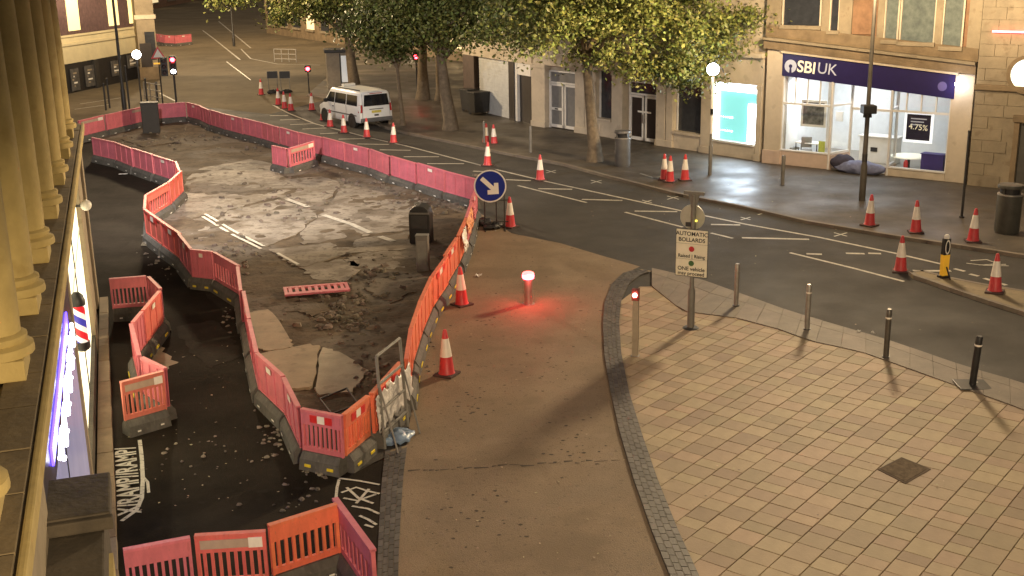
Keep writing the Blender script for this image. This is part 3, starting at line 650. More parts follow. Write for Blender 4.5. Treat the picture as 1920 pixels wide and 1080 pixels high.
band_sl('fascia_trim', CREAM, .002, .09, -.2, .12, pl-.1, pr+.2); band_sl('cornice', SANDDK, .095, .34, -.4, .16); band_sl('cornice_lip', SANDST, .44, .10, -.4, .3)
band_sl('upper_course', SANDDK, .545, .45, -.4, .02)
# upper storey: brick and stone with windows
sbox('upper_wall', BRICK, -.1, W_+.3, -6, -.12, 4.0, 12)
for (a0, a1) in [(-.1, .5), (2.2, 2.5), (2.9, 3.4), (4.4, 4.65), (6.55, 6.8), (W_-.15, W_+.3)]: sbox('stone_pier', SANDST, a0, a1, -.1, .0, 4.75, 12)
for (a0, a1, lit) in [(.6, 2.1, 0), (2.55, 2.85, 0), (4.7, 5.15, 1), (5.3, 6.5, 1), (6.85, 7.5, 1)]:
    sl_ = fz(a0)+1.05-.12*(a0 > 4); w_ = sbox('window', mat('upper_glass_lit', (.10, .11, .09), .1, var=.4, emit=(.6, .62, .45), estr=.10) if lit else DGLASS, a0, a1, -.16, -.09, sl_, 8.2)
    sbox('window_frame', CREAM, a0-.06, a0, -.12, -.03, sl_, 8.2, w_); sbox('window_frame', CREAM, a1, a1+.06, -.12, -.03, sl_, 8.2, w_); sbox('sill', SANDST, a0-.1, a1+.1, -.1, .08, sl_-.14, sl_, w_)
sbox('side_panel', BRICK, 3.42, 4.38, -.1, -.03, fz(3.4)+1.0, 8.5)
# lettering and roundel
def facemat(fr, a, b, z, tilt=0.0):
    x = (fr.u+Vector((0, 0, tilt))).normalized(); y = fr.w.cross(x); return basis(fr(a, b, z), x, y)
la, lz = A(1483, 124); a1_, z1_ = A(1514, 127); a2_, z2_ = A(1546, 130)
tl = (zB[1]-zA[1])/(zB[0]-zA[0])
text_part('lettering', 'SBI', .62, facemat(SB, a1_-.03, .03, z1_, tl), LOGO, fascia, bold=True)
text_part('lettering', 'UK', .60, facemat(SB, a2_+.12, .03, z2_, tl), LOGO2, fascia)
mb = MB(); M = facemat(SB, la, .03, lz); n = 28
ring = []
for k in range(n+1):
    th = -math.pi/2+.22+(2*math.pi-.44)*k/n; ring.append((.255*math.cos(th), .255*math.sin(th), 0))
inner = [(.075*math.cos(-math.pi/2+.5+(2*math.pi-1.0)*k/n), .075*math.sin(-math.pi/2+.5+(2*math.pi-1.0)*k/n), 0) for k in range(n+1)]
mb.add([M @ Vector(q) for q in ring+inner], [(k, k+1, n+1+k+1, n+1+k) for k in range(n)]); mb.build('roundel', LOGO2, fascia, True)
# faint second roundel at the curved right end
mb = MB(); M = facemat(SB, pr-.35, .03, fz(pr)-.45); mb.add([M @ Vector((.17*math.cos(k/16*6.2832), .17*math.sin(k/16*6.2832), 0)) for k in range(16)], [tuple(range(16))]); mb.build('roundel', mat('roundel_dim', (.12, .1, .3), .5, var=.1), fascia, True)
# interior
IW = mat('interior_white', (.78, .80, .80), .6, var=.05); IF = mat('interior_floor', (.26, .23, .19), .35, var=.15, scale=3); IB = mat('interior_grey', (.22, .22, .21), .6, var=.2)
D_ = 4.6
sbox('shop_floor', IF, pl, pr, -D_, -.06, PZ-.02, PZ+.05); sbox('back_wall', IW, pl, pr, -D_-.1, -D_, PZ, 3.6)
sbox('side_wall', IW, pl-.08, pl+.0, -D_, -.3, PZ, 3.6); sbox('side_wall', IB, pr, pr+.08, -D_, -.3, PZ, 3.6); sbox('ceiling', IW, pl-.1, pr+.1, -D_, -.25, 3.6, 3.66)
CEIL = emat('ceiling_light', (.95, .97, 1.0), 4.0)
for (a, b) in [(1.2, -1.2), (2.6, -1.2), (4.3, -1.4), (5.8, -1.2), (1.4, -3), (3.2, -3), (5.2, -3.1)]: sbox('ceiling_light', CEIL, a, a+.55, b-.55, b, 3.57, 3.595)
for (a, b, e) in [(1.6, -1.4, 52), (4.6, -1.6, 22), (2.2, -3.2, 20)]:
    ld = bpy.data.lights.new('shop_light', 'AREA'); ld.energy = e; ld.size = 1.0; ld.color = (.95, .97, 1.0); lo = bpy.data.objects.new('shop_light', ld); COL.objects.link(lo)
    lo.location = SB(a, b, 3.5); lo.parent = sb; lo.matrix_parent_inverse = WM[sb].inverted()
ZW = 3.62
# left bay: window wall with angled return, doorway recess, right bay
aL1 = A(1556, 250)[0]; aR0 = A(1668, 250)[0]; aD0, aD1 = aL1+.35, aR0-.15; bD = -1.1
zs = lambda a: PZ+.62-.34*a/W_
sbox('stall_riser', PINKST, pl, aL1, -.2, .0, PZ, zs(1.0), bevel=.015)
sbox('stall_riser', CREAM, aR0, pr, -.2, .0, PZ, PZ+.30, bevel=.015)
mb = MB()   # angled riser into the doorway
for (pa, pb, top) in (((aL1, 0), (aD0, bD), zs(1.2)), ((aR0, 0), (aD1, bD), PZ+.3)):
    a_, b_ = SB(pa[0], pa[1], 0), SB(pb[0], pb[1], 0); n_ = Vector((-(b_-a_).y, (b_-a_).x, 0)).normalized()*.08
    MB().poly([a_-n_, b_-n_, b_+n_, a_+n_], PZ, top).build('stall_riser', PINKST, sb, True)
    g = MB(); g.quad((*a_[:2], top), (*b_[:2], top), (*b_[:2], ZW), (*a_[:2], ZW)); g.build('window_glass', GLASS, sb, True)
    for f_ in (0, 1):
        p = a_.lerp(b_, f_); MB().tube([(*p[:2], PZ), (*p[:2], min(ZW, fz(pa[0])-FH+.02))], .045, 6).build('window_post', WHITEP, sb, True)
    for zt in (2.55, top+.03):
        d_ = (b_-a_); MB().poly([a_-n_*.5, b_-n_*.5, b_+n_*.5, a_+n_*.5], zt, zt+.07).build('transom', WHITEP, sb, True)
for (a0, a1, z0) in ((pl, aL1, zs(1.0)), (aR0, pr, PZ+.3)):
    g = MB(); g.quad(SB(a0, -.08, z0), SB(a1, -.08, z0), SB(a1, -.08, ZW), SB(a0, -.08, ZW)); g.build('window_glass', GLASS, sb, True)
    sbox('sill', WHITEP, a0, a1, -.14, .04, z0, z0+.05)
    sbox('transom', WHITEP, a0, a1, -.12, -.04, 2.52, 2.6)
    k = 4 if a1-a0 > 1.7 else 3
    for j in range(k+1):
        a = a0+(a1-a0)*j/k; sbox('glazing_bar', WHITEP, a-.025, a+.025, -.11, -.05, 2.6, ZW)
    for a in (a0, a1): sbox('window_post', WHITEP, a-.04, a+.04, -.12, -.03, z0, min(ZW, fz(a)-FH+.02))
# door
sbox('door_frame', WHITEP, aD0, aD0+.07, bD-.05, bD+.03, PZ, ZW); sbox('door_frame', WHITEP, aD1-.07, aD1, bD-.05, bD+.03, PZ, ZW); sbox('door_head', WHITEP, aD0, aD1, bD-.05, bD+.03, 2.35, 2.45)
g = MB(); g.quad(SB(aD0+.07, bD, PZ+.1), SB(aD1-.07, bD, PZ+.1), SB(aD1-.07, bD, 2.35), SB(aD0+.07, bD, 2.35)); dr = g.build('door_glass', GLASS, sb, True)
sbox('soffit', IB, pl, pr, -1.2, -.22, ZW, ZW+.06)
# things inside
def inthing(name, label, cat, a, b, z=PZ+.05): return thing(name, label, cat, tuple(SB(a, b, z)), math.atan2(SB.u.y, SB.u.x))
ds = inthing('service_counter', 'white service counter inside the bank behind the doorway', 'counter', A(1640, 275, -2.2)[0], -2.4)
MB().box(-.6, .9, -.3, .3, 0, 1.02).build('body', WHITEP, ds, bevel=.02); MB().box(-.66, .96, -.36, .36, 1.02, 1.07).build('top', WHITEP, ds, bevel=.01); MB().box(-.12, .16, -.315, -.30, .45, .62).build('screen', BLACK, ds)
at_ = A(1512, 250, -1.0)[0]
tb = inthing('desk', 'small white desk in the left bank window', 'desk', at_, -1.3)
MB().box(-.5, .5, -.3, .3, .70, .74).build('top', WHITEP, tb, bevel=.01)
for sx in (-.45, .45):
    for sy in (-.25, .25): MB().tube([(sx, sy, 0), (sx, sy, .7)], .022, 6).build('leg', DKMET, tb)
for k, (da, db, rz, lab) in enumerate([(-.65, .25, .6, 'left of the desk'), (.1, .62, -.2, 'in front of the desk')]):
    ch = thing('office_chair', f'dark office chair {lab} in the bank window', 'chair', tuple(SB(at_+da, -1.3+db*.7, PZ+.05)), rz, 'office chairs in the bank window')
    MB().box(-.22, .22, -.22, .22, .42, .50).build('seat', IB, ch, bevel=.03); MB().box(-.21, .21, .19, .25, .55, .98).build('backrest', IB, ch, bevel=.02)
    for sx in (-.19, .19):
        for sy in (-.19, .19): MB().tube([(sx, sy, 0), (sx, sy, .43)], .018, 6).build('leg', DKMET, ch)
def poster(label, px0, py0, px1, py1, b, frame, face, extra=None):
    a0, z1 = A(px0, py0, b); a1, z0 = A(px1, py1, b); t_ = thing('poster_frame', label, 'poster', tuple(SB(a0, b, z0)))
    mb = MB(); SB.box(mb, a0, a1, b-.04, b, z0, z1); mb.build('frame', frame, t_, True, bevel=.01)
    mb = MB(); w_ = (a1-a0)*.09; SB.box(mb, a0+w_, a1-w_, b, b+.008, z0+w_, z1-w_); mb.build('print', face, t_, True); return t_, a0, a1, z0, z1
poster('large landscape poster in a white frame inside the left bank window', 1503, 186, 1548, 240, -.75, WHITEP, mat('poster_picture', (.13, .13, .12), .5, var=.7, scale=5))
poster('small white notice on the inner wall past the doorway edge', 1568, 208, 1580, 228, -1.6, WHITEP, WHITEP)
PP = mat('poster_navy', (.02, .018, .05), .4, var=.2)
pt_, a0, a1, z0, z1 = poster('white framed navy rate poster hanging in the right bank window', 1697, 208, 1747, 270, -.25, emat('lit_poster_frame', (.95, .97, 1), .55), PP)
text_part('lettering', '4.75%', .30, facemat(SB, (a0+a1)/2, -.238, (z0+z1)/2+.0, -.05), LOGO, pt_)
for k in range(3): mb = MB(); SB.box(mb, a0+.25, a1-.25-.1*k, -.24, -.236, z1-.28-.11*k, z1-.24-.11*k); mb.build('text_line', LOGO2, pt_, True)
bs = inthing('display_plinth', 'navy display box at the right end of the bank window', 'display box', A(1750, 310, -.6)[0], -.6)
MB().box(-.42, .42, -.2, .2, 0, .82).build('body', mat('navy_box', (.05, .035, .2), .5, var=.1), bs, bevel=.02); MB().box(-.44, .44, -.22, .22, .82, .85).build('top', mat('navy_box', (0, 0, 0)), bs)
ex = inthing('fire_extinguisher', 'red extinguisher standing behind the right bank window', 'extinguisher', A(1698, 312, -.5)[0], -.5)
MB().lathe([(.08, 0), (.085, .03), (.085, .42), (.05, .5), (.03, .53)], 14).build('cylinder', CONE_R, ex, smooth=True); MB().lathe([(.16, 0), (.16, .02)], 14).build('foot_plate', WHITEP, ex)
tbz = inthing('round_table', 'round cream table inside the right bank window', 'table', A(1700, 282, -1.3)[0], -1.6)
MB().lathe([(.66, .46), (.68, .48), (.68, .5), (.66, .51)], 28).build('table_top', emat('cream_table_glow', (1, .95, .75), .25, (.8, .76, .62)), tbz, smooth=True); MB().tube([(0, 0, 0), (0, 0, .46)], .06, 10).build('stem', DKMET, tbz)  # table top is given a faint glow of its own to look lit
plt_ = inthing('banner_stand', 'narrow yellow green banner inside beside the bank window post', 'banner', A(1541, 270, -.5)[0], -.5)
MB().box(-.13, .13, -.02, .02, .06, .95).build('banner', mat('banner_lime', (.5, .55, .1), .5, var=.25, scale=6), plt_); MB().box(-.18, .18, -.1, .1, 0, .06).build('foot', DKMET, plt_)
# wall lamp on right pillar
wl = thing('wall_lamp', 'small white wall lamp glowing on the bank shop right pillar', 'wall lamp', tuple(SB(*[A(1799, 160, .15)[0], .15, A(1799, 160, .15)[1]])))
MB().lathe([(.07, -.12), (.15, -.02), (.17, .08), (.14, .1)], 14).build('bowl', emat('lamp_white', (.95, .93, 1), 6), wl, smooth=True); MB().box(-.04, .04, 0, .14, -.05, .1).build('bracket', DKMET, wl)
ld = bpy.data.lights.new('lamp_light', 'POINT'); ld.energy = 14; ld.shadow_soft_size = .15; ld.color = (.9, .9, 1); lo = bpy.data.objects.new('lamp_light', ld); COL.objects.link(lo); lo.parent = wl; lo.location = tuple(SB.w*.25)

# ---- stone building at the right edge
RS0 = G(1806, 347, PZ); RS = Frame(RS0, RS0+Vector((.80, -.60, 0))*10)
rs = thing('stone_building', 'pale stone building with round lit clock window at right edge', 'building', tuple(RS(0, 0, PZ)))
def rbox(name, mt, *a, par=None, bevel=0): mb = MB(); RS.box(mb, *a); return mb.build(name, mt, par or rs, True, bevel=bevel)
rbox('wall', SANDST, .12, 12, -6, -.05, PZ, 12)
z_ = PZ
k = 0
while z_ < 8.5:       # courses of ashlar
    h = .42; a = .12-(.5 if k % 2 else 0)
    while a < 4.6:
        l = random.uniform(.75, 1.1); A0, A1 = max(.12, a), min(4.6, a+l)
        if A1-A0 > .15 and not (A1 > 1.55 and A0 < 3.4 and z_ < 2.5): rbox('ashlar_block', SANDST, A0+.006, A1-.006, -.06, -.02+random.uniform(0, .008), z_+.006, z_+h-.006)
        a += l
    z_ += h; k += 1
rbox('door', mat('grey_door', (.07, .065, .055), .5, var=.2), 1.75, 3.2, -.10, -.04, PZ, 2.45); rbox('door_surround', SANDDK, 1.55, 1.74, -.06, .06, PZ, 2.5, bevel=.02); rbox('lintel', SANDDK, 1.5, 4.0, -.06, .12, 2.5, 2.75, bevel=.03); rbox('string_course', SANDDK, .1, 4.6, -.04, .10, 3.55, 3.75, bevel=.03)
ca_, cz_ = RS.at(1925, 140, .05)
M = basis(RS(ca_, .03, cz_), RS.u, (0, 0, 1)); mb = MB(); mb.add([M @ Vector((.52*math.cos(k/32*6.2832), .52*math.sin(k/32*6.2832), .03)) for k in range(32)], [tuple(range(32))]); ck = mb.build('clock_face', emat('clock_glow', (1, .96, .75), 1.6), rs, True)
mb = MB(); vs = []
for k in range(32):
    for (r_, z2) in ((.53, 0), (.66, 0), (.66, .08), (.53, .08)): vs.append(M @ Vector((r_*math.cos(k/32*6.2832), r_*math.sin(k/32*6.2832), z2)))
fs = [(4*k+j, 4*((k+1) % 32)+j, 4*((k+1) % 32)+(j+1) % 4, 4*k+(j+1) % 4) for k in range(32) for j in range(4)]
mb.add(vs, fs).build('clock_rim', SANDDK, ck, True)
for th, l in ((1.9, .32), (-.6, .42)): mb = MB(); mb.add([M @ Vector(q) for q in [(-.02*math.sin(th), .02*math.cos(th), .04), (.02*math.sin(th), -.02*math.cos(th), .04), (l*math.cos(th)+.02*math.sin(th), l*math.sin(th)-.02*math.cos(th), .04), (l*math.cos(th)-.02*math.sin(th), l*math.sin(th)+.02*math.cos(th), .04)]], [(0, 1, 2, 3)]); mb.build('clock_hand', BLACK, ck, True)
ra0, rz0 = RS.at(1862, 42, .1); rbox('red_tube_light', emat('red_tube', (1, .12, .16), 5), ra0, 4.6, .05, .1, 5.55, 5.62)
# drain pipe between the two buildings
dp = thing('drain_pipe', 'dark drainpipe running down between bank shop and stone building', 'drainpipe', tuple(SB(W_+.42, .1, PZ)))
MB().tube([(0, 0, 0), (0, 0, 9)], .075, 10).build('pipe', DKMET, dp, smooth=True)
for z_ in (.9, 2.8, 4.7, 6.6): MB().lathe([(.1, z_), (.1, z_+.12)], 10).build('collar', DKMET, dp)

# ================================================================== RIGHT SIDE: white shop row under the trees
WR0, WR1 = G(1000, 236, PZ), G(1424, 303, PZ); WR = Frame(WR0, WR1); B_ = WR.at
wr = thing('cream_shop_row', 'cream rendered shop row with doors and windows behind the street trees', 'building', tuple(WR(0, 0, PZ)))
def wbox(name, mt, a0, a1, b0, b1, z0, z1, par=None, bevel=0, label=None):
    mb = MB(); WR.box(mb, a0, a1, b0, b1, z0, z1); return mb.build(name, mt, par or wr, True, bevel=bevel, label=label)
xa = lambda px, py=240: B_(px, py)[0]
aE = WR.L
wbox('wall', CREAM, 0, aE-.02, -7, -.42, PZ, 9); wbox('frieze', CREAM, -.02, aE, -.42, -.04, 3.15, 4.3, bevel=.02); wbox('upper_wall', CREAM, 0, aE-.01, -.42, -.10, 4.3, 9)
wbox('cornice', CREAM, -.05, aE+.02, -.3, .14, 4.25, 4.45, bevel=.03)
for (p0, p1) in [(997, 1022), (1078, 1095), (1096, 1116), (1146, 1166), (1229, 1246), (1248, 1260), (1313, 1332), (1416, 1426)]:
    a0, a1 = xa(p0), xa(p1); wbox('pilaster', CREAM, a0, a1, -.42, 0, PZ, 3.2, bevel=.02); wbox('pilaster_foot', CREAM, a0-.03, a1+.03, -.40, .05, PZ, PZ+.28, bevel=.015); wbox('pilaster_head', CREAM, a0-.03, a1+.03, -.40, .04, 3.0, 3.15, bevel=.015)
def door(a0, a1, leafs, panel, frame, h=2.25, midrail=True, b=-.30):
    d = wbox('door', panel, a0+.06, a1-.06, b-.06, b, PZ+.04, h)
    wbox('door_frame', frame, a0, a0+.07, b-.05, b+.05, PZ, h+.62, d); wbox('door_frame', frame, a1-.07, a1, b-.05, b+.05, PZ, h+.62, d); wbox('door_head', frame, a0, a1, b-.05, b+.05, h, h+.08, d); wbox('door_head', frame, a0, a1, b-.05, b+.05, h+.55, h+.62, d)
    wbox('fanlight', GREYGL if panel is GREYGL else DGLASS, a0+.07, a1-.07, b-.05, b-.01, h+.08, h+.55)
    w_ = (a1-a0)/leafs
    for j in range(leafs):
        l0, l1 = a0+w_*j+.05, a0+w_*(j+1)-.05
        for (q0, q1) in ((l0, l0+.09), (l1-.09, l1)): wbox('stile', frame, q0, q1, b, b+.04, PZ+.06, h-.02, d)
        wbox('rail', frame, l0, l1, b, b+.04, PZ+.06, PZ+.2, d); wbox('rail', frame, l0, l1, b, b+.04, h-.12, h-.02, d)
        if midrail and j == 0: wbox('rail', frame, l0, l1, b, b+.04, 1.0, 1.12, d); wbox('letter_box', BLACK, (l0+l1)/2-.12, (l0+l1)/2+.12, b+.04, b+.05, 1.03, 1.09, d)
    return d
door(xa(1023), xa(1077), 2, GREYGL, WHITEP, 2.3)
d2 = door(xa(1172), xa(1228), 2, DKDOOR, WHITEP, 2.2, False)
for s_ in (-.08, .08): wbox('door_handle', STEEL, (xa(1172)+xa(1228))/2+s_-.015, (xa(1172)+xa(1228))/2+s_+.015, -.26, -.2, .95, 1.35, d2)
wbox('door_sticker', SIGNWH, (xa(1172)+xa(1228))/2-.4, (xa(1172)+xa(1228))/2+.45, -.255, -.25, 1.42, 1.5, d2)
def swin(a0, a1, z0, z1, glass, frame=WHITEP, riser=True):
    w_ = wbox('window', glass, a0, a1, -.36, -.30, z0, z1)
    wbox('window_frame', frame, a0, a0+.06, -.3, -.24, z0, z1, w_); wbox('window_frame', frame, a1-.06, a1, -.3, -.24, z0, z1, w_); wbox('window_sill', CREAM, a0-.02, a1+.02, -.34, .04, z0-.1, z0, w_)
    if riser: wbox('stall_riser', CREAM, a0, a1, -.4, -.06, PZ, z0-.1)
    return w_
swin(xa(1117), xa(1145), .95, 3.1, DGLASS); swin(xa(1261), xa(1312), .85, 3.1, DGLASS)
# bright teal window
tz0, tz1 = .75, 3.05; ta0, ta1 = xa(1336), xa(1414)
TEAL = emat('teal_backlit', (.17, .50, .48), .9, (.1, .3, .28)); WG = emat('white_backlit', (.80, .93, 1.0), 8.0)
tw = wbox('lit_window', TEAL, ta0+.12, ta1-.12, -.34, -.28, tz0, tz1-.25)
wbox('stall_riser', CREAM, ta0, ta1, -.4, -.05, PZ, tz0-.08); wbox('window_sill', WHITEP, ta0, ta1, -.35, .03, tz0-.08, tz0, tw)
wbox('light_frame', emat('white_frame_glow', (.85, .95, 1), 4.5), ta0, ta0+.12, -.36, -.2, tz0, tz1, tw); wbox('light_frame', WG, ta1-.52, ta1-.02, -.27, -.2, tz0+.02, tz0+1.6, tw); wbox('light_frame', emat('white_frame_glow', (1, 1, 1), 1), ta0, ta1, -.36, -.2, tz1-.25, tz1, tw)
M0 = basis(WR((ta0+ta1)/2, -.2, tz1), WR.u, (0, 0, 1)); mb = MB(); rr = (ta1-ta0)/2   # arched bright head
arc = [(rr*math.cos(math.pi*k/16), .55*math.sin(math.pi*k/16), 0) for k in range(17)]; mb.add([M0 @ Vector(q) for q in arc]+[M0 @ Vector((q[0], q[1], .05)) for q in arc], [tuple(range(16, -1, -1)), tuple(range(17, 34))]+[(k, k+1, 18+k, 17+k) for k in range(16)]); mb.build('arched_head', emat('arched_head_glow', (.80, .90, 1), 4.5), tw, True)
for zz in (tz0+.38, tz0+.95):
    for k in range(6):
        c = WR(ta0+.22+k*.12, -.275, zz); mb = MB(); mb.ball(c, .018+.003*k, 8, 6); mb.build('light_dot', WG, tw, True)
ld = bpy.data.lights.new('window_light', 'AREA'); ld.shape = 'RECTANGLE'; ld.size = 1.3; ld.size_y = 1.8; ld.energy = 95; ld.color = (.72, .84, 1.0)
lo = bpy.data.objects.new('window_light', ld); COL.objects.link(lo); lo.parent = wr; lo.matrix_local = WM[wr].inverted() @ basis(WR((ta0+ta1)/2+.2, -.1, 1.9), -WR.u, (0, 0, 1))
# ---- shuttered unit further left
SH = Frame(G(868, 203, PZ), G(996, 235, PZ)); sh = thing('shuttered_shop', 'shop unit with white roller shutter and dark doorway behind trees', 'building', tuple(SH(0, 0, PZ)))
def shbox(name, mt, *a, par=None): mb = MB(); SH.box(mb, *a); return mb.build(name, mt, par or sh, True)
hx = lambda px: SH.at(px, 220)[0]
shbox('wall', CREAM, 0, SH.L, -6, -.35, PZ, 9); shbox('frieze', CREAM, 0, SH.L-.02, -.35, -.05, 3.1, 9)
shu = shbox('shutter', SHUT, hx(893), hx(952), -.32, -.25, PZ, 3.1)
for k in range(22): shbox('shutter_slat', SHUT, hx(893), hx(952), -.25, -.235, PZ+.03+k*.137, PZ+.13+k*.137, par=shu)
shbox('door', DKDOOR, hx(967), hx(990), -.32, -.26, PZ, 2.5); shbox('pier', DKDOOR, hx(953), hx(963), -.34, -.05, PZ, 3.1); shbox('door_frame', WHITEP, hx(963), hx(967), -.33, -.1, PZ, 3.1); shbox('door_head', WHITEP, hx(963), hx(991), -.33, -.12, 2.5, 3.1); shbox('pier', mat('brown_pier', (.09, .06, .045), .6), hx(870), hx(890), -.34, -.02, PZ, 3.1)

# ================================================================== FAR LEFT: pub corner and street beyond
PB = Frame(G(130, 176), G(262, 147)); pb = thing('corner_pub', 'corner pub with cream upper wall over black frontage with sign boards', 'building', tuple(PB(0, 0, 0)))
def pbox(name, mt, *a, par=None, bevel=0): mb = MB(); PB.box(mb, *a); return mb.build(name, mt, par or pb, True, bevel=bevel)
PUBB = mat('pub_black', (.022, .02, .02), .45, var=.3); PCR = mat('pub_cream', (.62, .54, .34), .75, var=.1, scale=1)
PB.L
zf = PB.at(190, 109)[1]; zc = PB.at(190, 58)[1]
pbox('frontage', PUBB, -14, PB.L, -8, -.05, 0, zf); pbox('upper_wall', PCR, -14, PB.L+.02, -8, 0, zf, zc); pbox('string_course', PCR, -14, PB.L+.05, 0, .12, zf+1.15, zf+1.3); pbox('attic', mat('pub_attic', (.10, .06, .06), .7, var=.3), -14, PB.L, -8, -.1, zc, 11)
pbox('string_course', PCR, -14, PB.L+.05, 0, .10, zc-.12, zc+.02)
for (p0, p1) in [(128, 151), (244, 262), (205, 225)]: pbox('lit_window', emat('lit_attic_window', (1, .85, .4), .55), PB.at(p0, 30)[0], PB.at(p1, 30)[0]-.1, -.1, -.05, zc+.25, zc+2.6)
for (p0, p1, y0_, y1_) in [(130, 150, 130, 168), (157, 178, 124, 160), (207, 226, 115, 140), (237, 257, 104, 125)]:
    a0, z1_ = PB.at(p0, y0_); a1, z0_ = PB.at(p1, y1_); bd = pbox('notice_board', mat('board_grey', (.09, .085, .08), .5, var=.5, scale=3), a0, a1, 0, .06, z0_, z1_)
    for k in range(5): pbox('text_line', SIGNWH if k % 2 else TANP, a0+.3, a1-.3-.3*(k % 3), .06, .075, z1_-.35-k*(z1_-z0_-.4)/5, z1_-.25-k*(z1_-z0_-.4)/5, par=bd)
for px in (181, 230): a0 = PB.at(px, 150)[0]; pbox('pilaster', DKMET, a0-.25, a0+.25, -.05, .15, 0, zf, bevel=.02)
# two-pronged lantern on the pub cornice
# stone pillar building and the street beyond
SP = thing('stone_corner_house', 'pale stone corner house seen between the pub and the signals', 'building', tuple(G(283, 152)))
c0 = G(266, 150); c1 = G(300, 148); fr_ = Frame(c0, c1)
def spb(name, mt, *a): mb = MB(); fr_.box(mb, *a); return mb.build(name, mt, SP, True)
spb('wall', SANDST, 0, fr_.L, -3, 0, 0, 9); spb('plinth', SANDDK, -.1, fr_.L+.1, -3, .12, 0, .9); spb('string_course', CREAM, -.1, fr_.L+.1, -.1, .15, 4.3, 4.6); spb('window', DGLASS, .5, 1.2, -.05, .02, 1.4, 3.4); spb('doorway', DKDOOR, fr_.L-1.2, fr_.L-.4, -.05, .03, 0, 2.6)
# terraces up the far street, mostly behind leaves and out over the top of the frame
def block(name, label, p0, p1, h, wallm, storeys, dep=10, bays=7):
    f = Frame(p0, p1); t_ = thing(name, label, 'building', tuple(f(0, 0, 0)))
    mb = MB(); f.box(mb, 0, f.L, -dep, 0, 0, h); mb.build('wall', wallm, t_, True)
    bw = f.L/bays; sh_ = h/storeys
    for s_ in range(storeys):
        for k in range(bays):
            mb = MB(); f.box(mb, (k+.25)*bw, (k+.75)*bw, .0, .06, s_*sh_+.25*sh_, s_*sh_+.8*sh_); w_ = mb.build('window', DGLASS if random.random() < .8 else emat('far_lit_window', (1, .8, .45), .5), t_, True)
            mb = MB(); f.box(mb, (k+.22)*bw, (k+.78)*bw, .0, .2, s_*sh_+.2*sh_, s_*sh_+.25*sh_); mb.build('sill', SANDST, w_, True)
    mb = MB(); f.box(mb, -.2, f.L+.2, -.5, .4, h, h+.4); mb.build('cornice', SANDST, t_, True)
block('brick_terrace', 'brick terrace at the head of the far street', G(270, 20), G(470, -18), 12, BRICK, 3, bays=8)
block('stone_terrace', 'stone terrace along the far street behind the leaves', G(500, 62), G(880, 120), 13, SANDDK, 3, bays=12)

# ================================================================== STREET LAMPS (warm, full cut-off heads)
def lantern(ld, shield=None):      # road lantern photometry: light thrown sideways, cut off at the horizontal
    ld.use_nodes = True; t = ld.node_tree; N = t.nodes; em = [n for n in N if n.type == 'EMISSION'][0]
    tc = N.new('ShaderNodeTexCoord'); sx = N.new('ShaderNodeSeparateXYZ'); t.links.new(tc.outputs['Normal'], sx.inputs[0])
    def mth(op, a, b):
        n = N.new('ShaderNodeMath'); n.operation = op
        for i, v in enumerate((a, b)):
            if isinstance(v, (int, float)): n.inputs[i].default_value = v
            else: t.links.new(v, n.inputs[i])
        return n.outputs[0]
    c = mth('MULTIPLY', sx.outputs[2], -1.0); cm = mth('MAXIMUM', c, .30); p = mth('POWER', cm, -2.0)
    k = mth('SUBTRACT', c, .02); k = mth('MULTIPLY', k, 9.0); k = mth('MAXIMUM', k, 0.0); k = mth('MINIMUM', k, 1.0)
    if shield:       # house-side shield: less light thrown back at the fronts
        dt = mth('ADD', mth('MULTIPLY', sx.outputs[0], shield[0]), mth('MULTIPLY', sx.outputs[1], shield[1])); dt = mth('MAXIMUM', dt, 0.0)
        k = mth('MULTIPLY', k, mth('SUBTRACT', 1.0, mth('MULTIPLY', dt, .72)))
    t.links.new(mth('MULTIPLY', p, k), em.inputs['Strength'])
def street_lamp(label, base, head, h, power, col=WARM, column=True, zb=0.0, mt=GREYM, r0=.10, shield=None):
    t_ = thing('street_lamp', label, 'street lamp', (base[0], base[1], zb), 0, 'street lamps')
    dx, dy = head[0]-base[0], head[1]-base[1]
    MB().lathe([(r0*1.35, 0), (r0*1.35, 1.2), (r0, 1.3), (r0*.8, 4.5), (r0*.6, h-.25)], 14).build('column', mt, t_, smooth=True)
    MB().tube([(0, 0, h-.4), (dx*.15, dy*.15, h-.05), (dx*.5, dy*.5, h+.1), (dx, dy, h+.12)], .045, 8).build('arm', mt, t_, smooth=True)
    ang_ = math.atan2(dy, dx); hd = MB(); hd.m = Matrix.Translation((dx, dy, h)) @ Matrix.Rotation(ang_, 4, 'Z'); hd.box(-.35, .35, -.16, .16, .02, .18); hb = hd.build('lamp_head', mt, t_, bevel=.04)
    ln = MB(); ln.m = hd.m; ln.box(-.27, .27, -.12, .12, -.012, .012); ln.build('lens', emat('sodium_lens', (1, .72, .42), 14), hb)
    ld = bpy.data.lights.new('lamp_light', 'POINT'); ld.shadow_soft_size = .75; ld.energy = power; ld.color = col; lantern(ld, shield)
    lo = bpy.data.objects.new('lamp_light', ld); COL.objects.link(lo); lo.parent = t_; lo.location = (dx, dy, h-.82)
    return t_
pole = G2(1616, 376, PZ)
sl1 = street_lamp('grey lamp column with black camera box standing before the bank shop', pole, pole+Vector((-1.2, -2.3, 0)), 8.7, P_MAIN, zb=PZ, r0=.085, shield=(.63, .78), mt=mat('lamp_column_brown', (.075, .065, .05), .55, var=.2))
cz = proj((pole.x, pole.y, 3.3))
MB().box(-.22, .22, -.3, .16, 3.0, 3.28).build('camera_box', BLACK, sl1, bevel=.03); MB().lathe([(.15, 2.86), (.13, 3.02), (.11, 3.02)], 12).build('clamp', BLACK, sl1); MB().lathe([(.09, 1.35), (.092, 1.62)], 12).build('access_band', DKMET, sl1)
